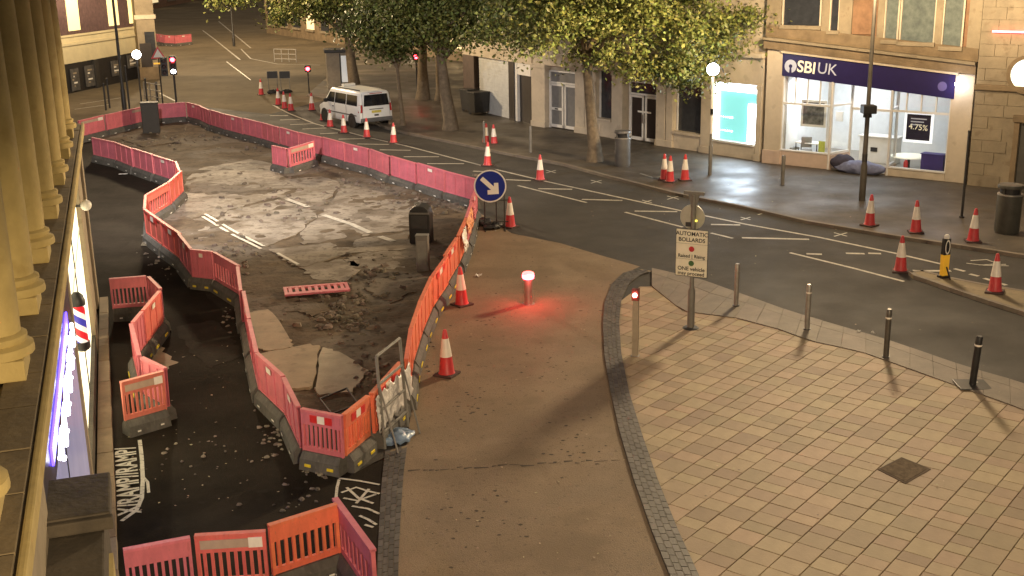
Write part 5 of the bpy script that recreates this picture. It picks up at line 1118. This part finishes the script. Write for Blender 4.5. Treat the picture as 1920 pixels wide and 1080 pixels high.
def bigbin(px, py, label, w, d, h, rz, z=PZ):
    t_ = thing('wheelie_bin', label, 'bin', tuple(G(px, py, z)), rz, 'wheelie bins'); MB().add([(-w*.43, -d*.4, .12), (w*.43, -d*.4, .12), (w*.43, d*.4, .12), (-w*.43, d*.4, .12), (-w/2, -d/2, h), (w/2, -d/2, h), (w/2, d/2, h), (-w/2, d/2, h)], [(3, 2, 1, 0), (0, 1, 5, 4), (1, 2, 6, 5), (2, 3, 7, 6), (3, 0, 4, 7)]).build('body', mat('bin_black', (.03, .028, .026), .55, var=.3), t_)
    MB().box(-w*.52, w*.52, -d*.54, d*.52, h, h+.07).build('lid', mat('bin_black', (0, 0, 0)), t_, bevel=.02)
    for sx in (-1, 1): mb = MB(); mb.lathe([(.1, -.03), (.1, .03)], 12); mb.v = [Matrix.Translation((sx*w*.38, d*.3, .1)) @ Matrix.Rotation(R(90), 4, 'Y') @ v for v in mb.v]; mb.build('wheel', RUBBER, t_)
bigbin(897, 214, 'black wheelie bin against the shutter, right of the two', 1.0, .8, 1.15, .6); bigbin(884, 208, 'black wheelie bin against the shutter, left of the two', 1.0, .8, 1.15, .6)
# dark cabinet with grey post inside the works
cbp = G(791, 455); cbt = thing('black_cabinet', 'round topped black cabinet standing in the works by the crossover barriers', 'cabinet', tuple(cbp), R(-8))
pf = [(-.32, 0), (.32, 0), (.32, .92), (.27, 1.08), (.15, 1.17), (0, 1.2), (-.15, 1.17), (-.27, 1.08), (-.32, .92)]; n = len(pf)
MB().add([(x, -.28, z) for x, z in pf]+[(x, .28, z) for x, z in pf], [tuple(range(n)), tuple(range(2*n-1, n-1, -1))]+[((i+1) % n, i, i+n, (i+1) % n+n) for i in range(n)]).build('body', BLACK, cbt, bevel=.02)
MB().box(-.24, .24, -.30, -.285, .5, .9).build('front_panel', DKMET, cbt, bevel=.01); MB().box(-.3, .3, -.31, -.28, .95, 1.0).build('lid_lip', GREYM, cbt)
gpp = G(794, 509); gpt = thing('grey_pillar', 'grey rectangular service pillar in front of the black cabinet', 'pillar', tuple(gpp), R(-6)); MB().box(-.17, .17, -.13, .13, 0, 1.02).build('body', GREYM, gpt, bevel=.02); MB().box(-.18, .18, -.14, .14, 1.02, 1.06).build('cap', GREYM, gpt, bevel=.015); MB().box(-.12, .12, -.136, -.13, .1, .9).build('door', mat('pillar_door', (.21, .2, .175), .5, var=.15), gpt)
fcp = G(285, 250); fct = thing('dark_cabinet', 'tall dark cabinet standing before the far row of barriers', 'cabinet', tuple(fcp), R(15)); MB().box(-.42, .42, -.3, .3, 0, 1.5).build('body', mat('brown_black', (.02, .017, .013), .6), fct, bevel=.03); MB().box(-.44, .44, -.32, .32, 1.5, 1.58).build('lid', mat('brown_black', (0, 0, 0)), fct, bevel=.02); MB().box(-.36, -.01, -.31, -.30, .1, 1.4).build('door', mat('brown_black', (0, 0, 0)), fct); MB().box(.01, .36, -.31, -.30, .1, 1.4).build('door', mat('brown_black', (0, 0, 0)), fct)

# ================================================================== TRAFFIC SIGNALS
def signal(label, base, h, rz, heads, pm=DKMET, r=.055, z=0.0, name='traffic_signal'):
    t_ = thing(name, label, 'traffic signal', (base.x, base.y, z), rz); MB().tube([(0, 0, 0), (0, 0, h)], r, 10).build('pole', pm, t_, smooth=True); MB().lathe([(r*2, 0), (r*1.8, .05)], 10).build('foot', pm, t_)
    for (x, z0_, cols) in heads:
        n = len(cols); hb = MB().box(x-.19, x+.19, -.14, .1, z0_, z0_+.32*n+.08).build('signal_head', BLACK, t_, bevel=.03)
        for k, cl in enumerate(cols):
            zc_ = z0_+.32*(n-1-k)+.2; m_ = {'r': emat('signal_red', (1, .02, .03), 30), 'w': emat('signal_white', (.95, .92, 1.0), 22), '-': mat('dark_lens', (.03, .02, .02), .2)}[cl]
            dm = MB(); dm.lathe([(.125, 0), (.12, .02), (.06, .035)], 18); dm.v = [Matrix.Translation((x, -.14, zc_)) @ Matrix.Rotation(R(90), 4, 'X') @ v for v in dm.v]; dm.build('lens', m_, hb)
            MB().add([(x+.14*math.cos(a_), -.14, zc_+.14*math.sin(a_)) for a_ in [k2*math.pi/8 for k2 in range(9)]]+[(x+.14*math.cos(a_), -.30, zc_+.14*math.sin(a_)-.02) for a_ in [k2*math.pi/8 for k2 in range(9)]], [(k2, k2+1, k2+10, k2+9) for k2 in range(8)]).build('visor', BLACK, hb)
    return t_
s1b = G2(333, 216)
signal('twin headed traffic signal showing red and white behind the far barriers', s1b, 2.6, R(16), [(.0, 2.25, 'r-w'), (-.48, 2.2, '---')])
s2b = G2(580, 178, 0); ps_ = signal('portable traffic signal showing red beyond the van', s2b, 1.6, R(10), [(0, 1.45, 'r')], r=.04, name='portable_signal')
s3b = G2(783, 185, PZ); signal('distant traffic signal showing red between the tree trunks', s3b, 2.4, R(4), [(0, 2.3, 'r')], z=PZ)
for sgo, p_, e_ in ((None, s1b, 25), (None, s2b, 16)): pass
# warning triangle on a post left of the signal, guard posts and poles around the far junction
tp = G2(306, 200); tt = thing('warning_sign', 'red bordered triangular sign on a post by the twin signal', 'sign', (tp.x, tp.y, 0), R(14)); MB().tube([(0, 0, 0), (0, 0, 3.3)], .04, 8).build('post', DKMET, tt)
for s_, m_, y_ in ((.42, REFR, -.05), (.28, SIGNWH, -.058)): MB().add([(-s_, y_, 3.05-s_*.55), (s_, y_, 3.05-s_*.55), (0, y_, 3.05+s_*1.15)], [(0, 1, 2)]).build('triangle', m_, tt)
MB().box(-.3, .3, -.04, .04, 2.5, 2.58).build('amber_bar', emat('amber_bar', (1, .5, .05), .5), tt)
for i, (px, yb, yt, lab) in enumerate([(206, 203, 150, 'leftmost dark post before the corner pub'), (199, 207, 160, 'short dark post in front of the corner pub'), (243, 204, 128, 'dark post right of the slim lamp column'), (277, 200, 150, 'dark post by the stone corner house'), (296, 190, 155, 'dark post nearest the warning triangle')]):
    p_ = G(px, yb); h_ = max(1.1, (yb-yt)/31.0); t_ = thing('guard_post', lab, 'post', tuple(p_), 0, 'posts at the far junction'); MB().tube([(0, 0, 0), (0, 0, h_)], .055, 8).build('post', DKMET, t_); MB().ball((0, 0, h_), .08, 8, 6).build('finial', DKMET, t_)
gl = G2(265, 190); glt = thing('globe_lamp', 'bright white globe lamp on a pole at the far junction', 'lamp', tuple(gl)); hg = 0
for h_ in [x*.05 for x in range(20, 140)]:
    if abs(proj((gl.x, gl.y, h_))[1]-103) < 1.6: hg = h_
hg = hg or 3
MB().tube([(0, 0, 0), (0, 0, hg-.2)], .05, 8).build('pole', DKMET, glt); MB().ball((0, 0, hg), .26, 16, 12).build('globe', emat('globe_white', (1, .98, .95), 18), glt, smooth=True)
# guard rail near the junction
for i, (p0, p1, lab) in enumerate([((272, 186), (305, 192), 'pale guard rail by the stone corner house'), ((515, 116), (556, 117), 'guard rail on the far corner under the leaves')]):
    a_, b_ = G(*p0), G(*p1); t_ = thing('guard_rail', lab, 'railing', tuple(a_)); 
    for z_ in (.25, .65, 1.05): MB().tube([Vector((*a_[:2], z_)), Vector((*b_[:2], z_))], .035, 6).build('rail', STEELD, t_, True)
    for k in range(4): q = a_.lerp(b_, k/3); MB().tube([Vector((*q[:2], 0)), Vector((*q[:2], 1.08))], .035, 6).build('post', STEELD, t_, True)
# black sign boards on legs with sandbags
for px, lab in ((513, 'left black temporary sign board on legs by the junction'), (536, 'right black temporary sign board on legs by the junction')):
    p_ = G(px, 176); t_ = thing('sign_board', lab, 'sign', tuple(p_), R(8)); MB().box(-.32, .32, -.02, .02, 1.0, 1.42).build('board', SIGNBK, t_); MB().box(-.34, .34, -.015, .025, .98, 1.44).build('board_edge', GREYM, t_)
    for sx in (-.28, .28): MB().tube([(sx, .03, 1.0), (sx, -.25, 0)], .02, 6).build('leg', GREYM, t_); MB().tube([(sx, .03, 1.0), (sx, .35, 0)], .02, 6).build('leg', GREYM, t_)
    sandbag(f'dark sandbag holding the {lab.split()[0]} black sign board', tuple(G(px, 175, .05)), .5, BLACK, .45, .25, .14)
# kiosk behind the van
kx = G(640, 166); kt = thing('kiosk', 'small kiosk with pale lit panel behind the van', 'kiosk', tuple(kx), R(10)); MB().box(-.9, .9, -.8, .8, 0, 2.4).build('body', TANP, kt, bevel=.03); MB().box(-1.0, 1.0, -.95, .9, 2.4, 2.6).build('roof', DKMET, kt, bevel=.03); MB().box(.05, .75, -.83, -.8, .5, 2.2).build('lit_panel', emat('kiosk_panel', (.9, .92, .9), .16), kt); MB().box(-.05, .03, -.84, -.8, .1, 2.35).build('frame_bar', DKMET, kt); MB().box(.78, .86, -.84, -.8, .1, 2.35).build('frame_bar', DKMET, kt); MB().box(.05, .75, -.84, -.8, .1, .45).build('kick_panel', DKMET, kt)

# ================================================================== BEACON on the far pavement
bcp = G(1331, 328, PZ); bct = thing('beacon', 'bright white globe beacon on a banded pole before the teal window', 'beacon', tuple(bcp))
hb_ = 4.05
MB().lathe([(.075, 0), (.075, 1.1), (.05, 1.16), (.05, hb_-.25)], 12).build('pole', GREYM, bct, smooth=True)
for z0_, z1_, m_ in ((hb_-.95, hb_-.25, SIGNWH), (hb_-1.5, hb_-.95, SIGNWH), (1.6, 2.35, SIGNWH), (hb_-1.75, hb_-1.5, BLACK), (2.36, 2.55, BLACK)): MB().lathe([(.056, z0_), (.056, z1_)], 12).build('band', m_, bct)
MB().ball((0, 0, hb_-.02), .23, 18, 12).build('globe', emat('beacon_white', (.93, .95, 1), 24), bct, smooth=True); MB().lathe([(.06, hb_-.28), (.12, hb_-.22), (.12, hb_-.18)], 12).build('globe_seat', DKMET, bct)
MB().tube([(.1, 0, hb_-.05), (.3, -.02, hb_+.05), (.42, 0, hb_-.15)], .02, 6).build('bracket', DKMET, bct)
ld = bpy.data.lights.new('beacon_light', 'POINT'); ld.energy = 90; ld.shadow_soft_size = .24; ld.color = (.85, .9, 1); lo = bpy.data.objects.new('beacon_light', ld); COL.objects.link(lo); lo.parent = bct; lo.location = (0, 0, hb_-.02)

# ================================================================== VAN
vr, vf = G(676, 243), G(609, 228); dv = (vf-vr).normalized(); vz = math.atan2(dv.y, dv.x)
side = Vector((-dv.y, dv.x, 0)); side = side if side.y > 0 else -side      # away from camera
vc = vr+dv*2.35+side*.95
van = thing('parked_van', 'white minibus van parked at the kerb seen from behind', 'van', (vc.x, vc.y, 0), vz)
HW = .95
def loft(secs, name, mt, par=van, smooth=True):      # secs: (x, [(y,z)...]) rings
    mb = MB(); n = len(secs[0][1]); vs = []; fs = []
    for x, ring in secs: vs += [(x+ (dx_ if False else 0), y, z) for (y, z) in ring for dx_ in (0,)]
    for i in range(len(secs)-1):
        for k in range(n): fs.append((i*n+k, i*n+(k+1) % n, (i+1)*n+(k+1) % n, (i+1)*n+k))
    fs += [tuple(range(n-1, -1, -1)), tuple(range((len(secs)-1)*n, len(secs)*n))]
    return mb.add(vs, fs).build(name, mt, par, smooth=smooth)
def ring(hw, z0_, zb_, zr, tw): # lower body then roof; hw half width, tw roof half width
    r_ = [(-hw*.93, z0_), (-hw, z0_+.12), (-hw, zb_), (-tw-.03, zr-.12), (-tw+.08, zr-.02), (-tw*.5, zr), (tw*.5, zr), (tw-.08, zr-.02), (tw+.03, zr-.12), (hw, zb_), (hw, z0_+.12), (hw*.93, z0_)]
    return r_
secs = [(-2.36, ring(.88, .42, 1.0, 1.45, .72)), (-2.34, ring(.92, .34, 1.05, 1.72, .76)), (-2.22, ring(.95, .30, 1.08, 1.86, .80)), (-1.2, ring(.95, .28, 1.08, 1.90, .82)), (.4, ring(.95, .28, 1.06, 1.90, .82)), (.95, ring(.95, .28, 1.05, 1.86, .80)), (1.25, ring(.95, .28, 1.04, 1.62, .78)), (1.62, ring(.94, .28, 1.02, 1.22, .76)), (1.75, ring(.93, .28, .99, 1.10, .78)), (2.15, ring(.88, .30, .86, .98, .70)), (2.36, ring(.78, .36, .70, .82, .6))]
body = loft(secs, 'body', VANP)
VG = mat('van_glass', (.012, .013, .016), .06, var=.2, spec=.7)
def side_pt(x, z, sgn, off=.012):   # on the tumblehome between belt 1.07 and shoulder 1.78
    f = (z-1.07)/(1.78-1.07); y = HW+( .845-HW)*f; return (x, sgn*(y+off), z)
for sgn in (-1, 1):
    for (xa_, xb_, xc_, xd_) in [(-2.1, -.95, -.95, -2.02), (-.88, .30, .30, -.88), (.36, 1.32, .88, .36)]:
        q = [side_pt(xa_, 1.14, sgn), side_pt(xb_, 1.14, sgn), side_pt(xc_, 1.66, sgn), side_pt(xd_, 1.66, sgn)]
        MB().add(q if sgn < 0 else q[::-1], [(0, 1, 2, 3)]).build('side_window', VG, body)
    MB().box(-2.0, 1.4, sgn*.952-.012, sgn*.952+.012, .62, .68).build('rub_strip', mat('trim_grey', (.12, .12, .12), .5), body)
    MB().box(.32, .335, sgn*.951-.006, sgn*.951+.006, .4, 1.1).build('door_seam', BLACK, body); MB().box(-.92, -.905, sgn*.951-.006, sgn*.951+.006, .4, 1.1).build('door_seam', BLACK, body)
    MB().box(.42, .58, sgn*.957-.012, sgn*.957+.012, .92, .96).build('door_handle', BLACK, body)
    MB().box(1.05, 1.2, sgn*1.06-.09, sgn*1.06+.09, 1.1, 1.3).build('wing_mirror', BLACK, body, bevel=.03)
    MB().add([(-2.37, sgn*.90, .82), (-2.37, sgn*.78, .82), (-2.365, sgn*.77, 1.22), (-2.365, sgn*.87, 1.22), (-2.2, sgn*.965, .82), (-2.2, sgn*.93, 1.22)], [(0, 1, 2, 3), (0, 3, 5, 4)]).build('tail_light', mat('tail_red', (.4, .03, .03), .25), body)
    MB().box(2.16, 2.3, sgn*.72-.12, sgn*.72+.12, .66, .82).build('headlight', SIGNWH, body, bevel=.03)
    for wx in (-1.5, 1.52):
        wm = MB(); wm.lathe([(.2, -.1), (.30, -.11), (.325, -.06), (.325, .06), (.30, .11), (.2, .1)], 22); wm.v = [Matrix.Translation((wx, sgn*.86, .325)) @ Matrix.Rotation(R(90), 4, 'X') @ v for v in wm.v]; w_ = wm.build('wheel', RUBBER, van, smooth=True)
        wm = MB(); wm.lathe([(.2, -.09), (.2, .115), (.05, .10)], 18); wm.v = [Matrix.Translation((wx, sgn*.86, .325)) @ Matrix.Rotation(R(90*sgn), 4, 'X') @ v for v in wm.v]; wm.build('rim', mat('rim_grey', (.3, .3, .3), .4, .5), w_, smooth=True)
        am = MB(); am.lathe([(.4, 0), (.4, .02)], 22); am.v = [Matrix.Translation((wx, sgn*.945, .34)) @ Matrix.Rotation(R(-90*sgn), 4, 'X') @ v for v in am.v]; am.build('wheel_arch', BLACK, body)
MB().add([(-2.372, -.74, 1.14), (-2.372, .74, 1.14), (-2.315, .66, 1.70), (-2.315, -.66, 1.70)], [(3, 2, 1, 0)]).build('rear_window', VG, body)
v_rw = [o for o in bpy.data.objects if o.name.startswith('rear_window')][0]; v_rw.location.x = -.045
MB().box(-2.44, -2.30, -.9, .9, .34, .54).build('bumper', mat('trim_grey', (0, 0, 0)), van, bevel=.04); MB().box(-2.395, -2.375, -.27, .27, .78, .9).build('number_plate', mat('plate_yellow', (.62, .52, .10), .4), body); MB().box(-2.40, -2.375, -.4, .4, .95, .99).build('tailgate_trim', mat('trim_grey', (0, 0, 0)), body); MB().box(-2.392, -2.377, -.12, .12, .62, .70).build('badge', BLACK, body)
MB().box(.35, .6, -.35, .35, 1.9, 2.03).build('roof_sign', SIGNWH, van, bevel=.03); MB().add([(-2.30, -.5, 1.80), (-2.30, .5, 1.80), (-2.40, .5, 1.84), (-2.40, -.5, 1.84)], [(0, 1, 2, 3)]).build('spoiler', VANP, body)
MB().add([(1.02, -.74, 1.78), (1.02, .74, 1.78), (1.66, .8, 1.18), (1.66, -.8, 1.18)], [(0, 1, 2, 3)]).build('windscreen', VG, body)

MB().box(-2.372, -2.362, -.80, -.785, .56, 1.75).build('tailgate_seam', BLACK, body); MB().box(-2.372, -2.362, .785, .80, .56, 1.75).build('tailgate_seam', BLACK, body)
MB().tube([(-2.425, .0, 1.16), (-2.42, -.38, 1.22)], .012, 6).build('rear_wiper', BLACK, body); MB().box(-2.41, -2.38, -.35, .35, 1.745, 1.775).build('brake_light', mat('tail_red', (0, 0, 0)), body)
for sy in (-.7, .7): MB().box(-2.0, .6, sy-.02, sy+.02, 1.885, 1.925).build('roof_rail', DKMET, body)

# ================================================================== METAL SIGN FRAME, BLUE BAG, SLEEPING BAG, LITTER
f0, f1 = G2(722, 842, 0), G2(765, 800, 0)
ft = thing('metal_sign_frame', 'empty tubular metal sign frame leaning on the silver sheeted barrier', 'frame', tuple(f0)); 
dd = (f1-f0); up_ = Vector((-.12, .38, 1.62)); mm = STEELD
def P3(a, b): return f0+dd*a+up_*b
MB().tube([P3(0, 0), P3(0, 1)], .03, 8).build('side_rail', GREYM, ft, True); MB().tube([P3(1, 0), P3(1, 1)], .03, 8).build('side_rail', GREYM, ft, True)
for b in (.18, .42, .70, 1.0): MB().tube([P3(0, b), P3(1, b)], .025, 8).build('cross_bar', GREYM, ft, True)
bk = Vector((.25, -.35, 0)); MB().tube([P3(0, .7), f0+bk*.9+dd*.1], .018, 8).build('back_leg', GREYM, ft, True); MB().tube([P3(1, .7), f1+bk], .018, 8).build('back_leg', GREYM, ft, True)
f2, f3 = G2(600, 745, 0), G2(652, 728, 0); t2 = thing('folded_frame', 'second metal frame lying inside the near works corner', 'frame', tuple(f2)); 
for a_, b_ in (((600, 748), (650, 728)), ((650, 728), (672, 758)), ((672, 758), (622, 776)), ((622, 776), (600, 748))): MB().tube([G(*a_, .16), G(*b_, .16)], .02, 6).build('rail', DKMET, t2, True)
sandbag('blue plastic bag slumped at the foot of the metal sign frame', tuple(G(741, 826, .0)), .4, BAG, .36, .27, .10, 'blue_bag')
slp = G(1618, 318, PZ); rzs = math.atan2(SB.u.y, SB.u.x)
bt2 = thing('sleeping_bag', 'bundled blue grey sleeping bag on the ground in the bank doorway', 'sleeping bag', tuple(SB((aL1+aR0)/2+.15, .12, PZ)), rzs)
mb = MB(); n, m = 30, 14; vs = []
for i in range(n+1):
    f = i/n; x = -1.0+2.0*f; rr_ = .33*(math.sin(math.pi*min(1, max(0.02, f*.96+.02)))**.45)*(1-.18*f); 
    for k in range(m):
        th = 2*math.pi*k/m; w_ = 1+.16*noise.noise(Vector((x*4, math.cos(th)*1.5, math.sin(th)*1.5))); vs.append((x, rr_*1.15*w_*math.cos(th), max(.005, .22+rr_*.95*w_*math.sin(th))))
mb.add(vs, [(i*m+k, i*m+(k+1) % m, (i+1)*m+(k+1) % m, (i+1)*m+k) for i in range(n) for k in range(m)]+[tuple(range(m-1, -1, -1)), tuple(range(n*m, (n+1)*m))]).build('quilted_bag', SLEEP, bt2, smooth=True)
mb = MB(); mb.ball((-.72, .1, .34), 1, 20, 12, (.5, .34, .32)); mb.v = [v+Vector((.07*noise.noise(v*4), .07*noise.noise(v*5), .05*noise.noise(v*6))) for v in mb.v]
for v in mb.v: v.z = max(v.z, .004)
mb.build('dark_blanket', SLEEPD, bt2, smooth=True)
random.seed(7)
for i, (px, py, lab) in enumerate([(897, 518, 'crumpled white paper on the crossover near the orange barriers'), (1610, 622, 'white cup lying at the near kerb'), (1637, 625, 'white scrap in the gutter beside the cup'), (231, 327, 'white board offcut lying on the dark footway'), (1830, 718, 'white scrap at the foot of the black leaning bollard'), (1310, 478, 'white scrap behind the automatic bollard sign'), (1605, 428, 'pale scrap in the far gutter by the kerb cone'), (670, 870, 'white scrap by the near corner barrier foot')]):
    if i == 5: continue
    p_ = G(px, py, .065 if px > 1280 and py > 560 else .012); mb = MB(); vs = []
    s_ = .16 if i in (0, 3) else .08
    for a_ in range(5):
        for b_ in range(5): vs.append(((a_/4-.5)*s_*(2.2 if i == 3 else 1), (b_/4-.5)*s_*.8, .01+abs(noise.noise(Vector((a_*.9, b_*.9, i))))*s_*.9*(0 if i == 3 else 1)+(.02 if i == 3 else 0)))
    mb.add(vs, [(a_*5+b_, a_*5+b_+1, (a_+1)*5+b_+1, (a_+1)*5+b_) for a_ in range(4) for b_ in range(4)]); o = mb.build('litter', LITTER); o.location = p_; o.rotation_euler = (0, 0, random.uniform(0, 3)); tag(o, lab, 'litter', 'litter'); md = o.modifiers.new('t', 'SOLIDIFY'); md.thickness = .01; md.offset = 1
mb = MB()
for k in range(420):    # fallen leaves and specks
    px, py = random.choice([(random.uniform(1420, 1900), random.gauss(345, 14)), (random.uniform(1000, 1900), random.uniform(300, 520)), (random.uniform(230, 560), random.uniform(640, 960)), (random.uniform(1150, 1900), random.uniform(600, 1000)), (random.uniform(780, 1150), random.uniform(480, 1050))])
    p_ = G(px, py, 0); s_ = random.uniform(.012, .035); th = random.uniform(0, 6.3); z_ = PZ+.008 if inside(p_, pav_pts) else (.068 if py > 560 and px > 1180 else .013)
    if inside(p_, wp): continue
    mb.add([(p_.x+s_*math.cos(th+j*1.5708)*(1 if j % 2 else .6), p_.y+s_*math.sin(th+j*1.5708)*(1 if j % 2 else .6), z_+random.uniform(0, .01)) for j in range(4)], [(0, 1, 2, 3)])
fo = mb.build('fallen_leaves', mat('fallen_leaf', (.34, .28, .17), .7, var=.3, rnd=.6)); tag(fo, 'fallen leaves and specks scattered over paving and road', 'leaves', kind='stuff')
# red barriers far up the street
run([(272, 60), (318, 68), (358, 64)], lambda i, n: ('panel', RED, 'label', 'grey'), lambda i, n: f'{ORD[i]} red barrier from the left in the distant row up the far street', 'distant barriers up the far street', n=5)

# ================================================================== TREES
def tree(name, label, base, h_trunk, r, lean, blobs, nleaf, mt, seed, leaf=(.09, .17), clumps=60):
    rnd = random.Random(seed); t_ = thing(name, label, 'tree', tuple(base), 0, 'street trees'); top = Vector((lean[0], lean[1], h_trunk))
    pts = [Vector((0, 0, -.05)), Vector((lean[0]*.1+.03, lean[1]*.1, h_trunk*.12)), Vector((lean[0]*.35, lean[1]*.3, h_trunk*.4)), Vector((lean[0]*.7, lean[1]*.7, h_trunk*.75)), top]
    tr = MB().tube(pts, [r*1.5, r*1.05, r*.92, r*.82, r*.7], 14).build('trunk', BARK, t_, smooth=True)
    for v in tr.data.vertices: v.co += Vector((noise.noise(v.co*3), noise.noise(v.co*3+Vector((5, 0, 0))), 0))*r*.22
    cl = []
    tot = sum(b[1][0]*b[1][1]*b[1][2] for b in blobs)
    for (c, s) in blobs:
        for k in range(max(3, int(clumps*s[0]*s[1]*s[2]/tot))):
            while True:
                q = Vector((rnd.uniform(-1, 1), rnd.uniform(-1, 1), rnd.uniform(-1, 1)))
                if .25 < q.length < 1: break
            q = q*(.55+.45*q.length**.5) if q.length < .6 else q
            cl.append(Vector((c[0]+q.x*s[0], c[1]+q.y*s[1], c[2]+q.z*s[2])))
    for k in range(min(12, len(cl))):
        e = cl[(k*7) % len(cl)]; m_ = top.lerp(e, .5)+Vector((0, 0, .25)); s_ = pts[3].lerp(top, rnd.random()); MB().tube([s_, m_, e], [r*.42, r*.26, r*.08], 7, False).build('limb', BARK, t_, smooth=True)
    vs = []; fs = []; per = nleaf//len(cl)
    for c in cl:
        sp_ = rnd.uniform(.28, .58)
        for k in range(int(per*rnd.uniform(.5, 1.5))):
            p_ = c+Vector((rnd.gauss(0, sp_), rnd.gauss(0, sp_), rnd.gauss(0, sp_*.6))); s_ = rnd.uniform(*leaf)
            n_ = Vector((rnd.gauss(0, .7), rnd.gauss(0, .7)-.25, rnd.gauss(.6, .6))).normalized(); a_ = n_.orthogonal().normalized(); a_ = Matrix.Rotation(rnd.uniform(0, 6.28), 3, n_) @ a_; b_ = n_.cross(a_)
            o = len(vs); vs += [p_-a_*s_, p_-a_*.1*s_+b_*s_*.62, p_+a_*s_+n_*s_*.2, p_-a_*.1*s_-b_*s_*.62]; fs.append((o, o+1, o+2, o+3))
    mb = MB(); mb.v = vs; mb.f = fs; cr = mb.build('crown', mt, t_); return t_
b1 = G(1115, 302, PZ)
tree('street_tree', 'large leafy tree with pale trunk beside the tall grey bin', b1, 4.4, .25, (-.35, .3), [((-.3, -.5, 5.8), (3.4, 3.0, 1.6)), ((3.2, -.6, 5.0), (2.8, 2.4, 1.5)), ((2.8, -1.2, 3.75), (2.1, 1.3, .85)), ((-2.6, 0, 5.9), (2.4, 2.2, 1.3)), ((1.0, -.5, 7.2), (4.2, 3.2, 1.5)), ((5.3, .1, 5.9), (1.6, 1.6, 1.1))], 36000, LEAF, 3, (.05, .115), clumps=230)
b2 = G(845, 243, PZ)
tree('street_tree', 'leafy tree with thick trunk right of the van', b2, 4.2, .30, (-.5, .3), [((0, -.3, 5.3), (3.2, 2.8, 1.5)), ((2.6, -.5, 5.5), (2.4, 2.0, 1.2)), ((3.8, .5, 5.3), (1.8, 1.6, 1.0)), ((-2.2, 0, 5.4), (2.2, 2, 1.3)), ((1, 0, 7), (4, 3, 1.4))], 24000, LEAF, 5, (.055, .12), clumps=190)
b3 = G(755, 235, PZ)
tree('street_tree', 'young tree with slim trunk directly behind the van', b3, 3.4, .11, (-.2, .1), [((-.2, -.2, 4.6), (2.0, 1.8, 1.2)), ((-1.4, 0, 5.0), (1.8, 1.6, 1.1)), ((.8, 0, 6.2), (2.4, 2, 1.2))], 11000, LEAFD, 9, (.07, .14), clumps=95)
b4 = G(665, 172, PZ)
tree('street_tree', 'dense dark tree over the kiosk left of the van', b4, 4.4, .34, (-.3, .2), [((-.5, -.5, 6.0), (4.2, 3.2, 1.9)), ((-3.6, 0, 5.9), (3.0, 2.4, 1.5)), ((-6.5, .5, 6.6), (2.8, 2.2, 1.2)), ((2.8, 0, 6.2), (3.0, 2.5, 1.5)), ((-1, -1, 5.2), (2.2, 1.6, .7)), ((-3, 0, 8), (5, 3, 1.4))], 26000, LEAF, 12, (.07, .14), clumps=220)
for i, (px, py, r_, lab, bl) in enumerate([(793, 186, .34, 'dark trunked tree far behind the slim young tree', [((0, 0, 5.6), (3.2, 2.5, 1.3)), ((2.2, 0, 6.5), (3, 2.4, 1.4))]), (823, 188, .2, 'narrow dark tree between the thick trunks', [((0, 0, 5.5), (2.2, 2, 1.1)), ((1, .5, 6.8), (2.4, 2, 1.1))])]):
    tree('street_tree', lab, G(px, py, PZ), 4.6, r_, (.1, .1), bl, 5000, LEAFD, 20+i, (.11, .2), clumps=45)
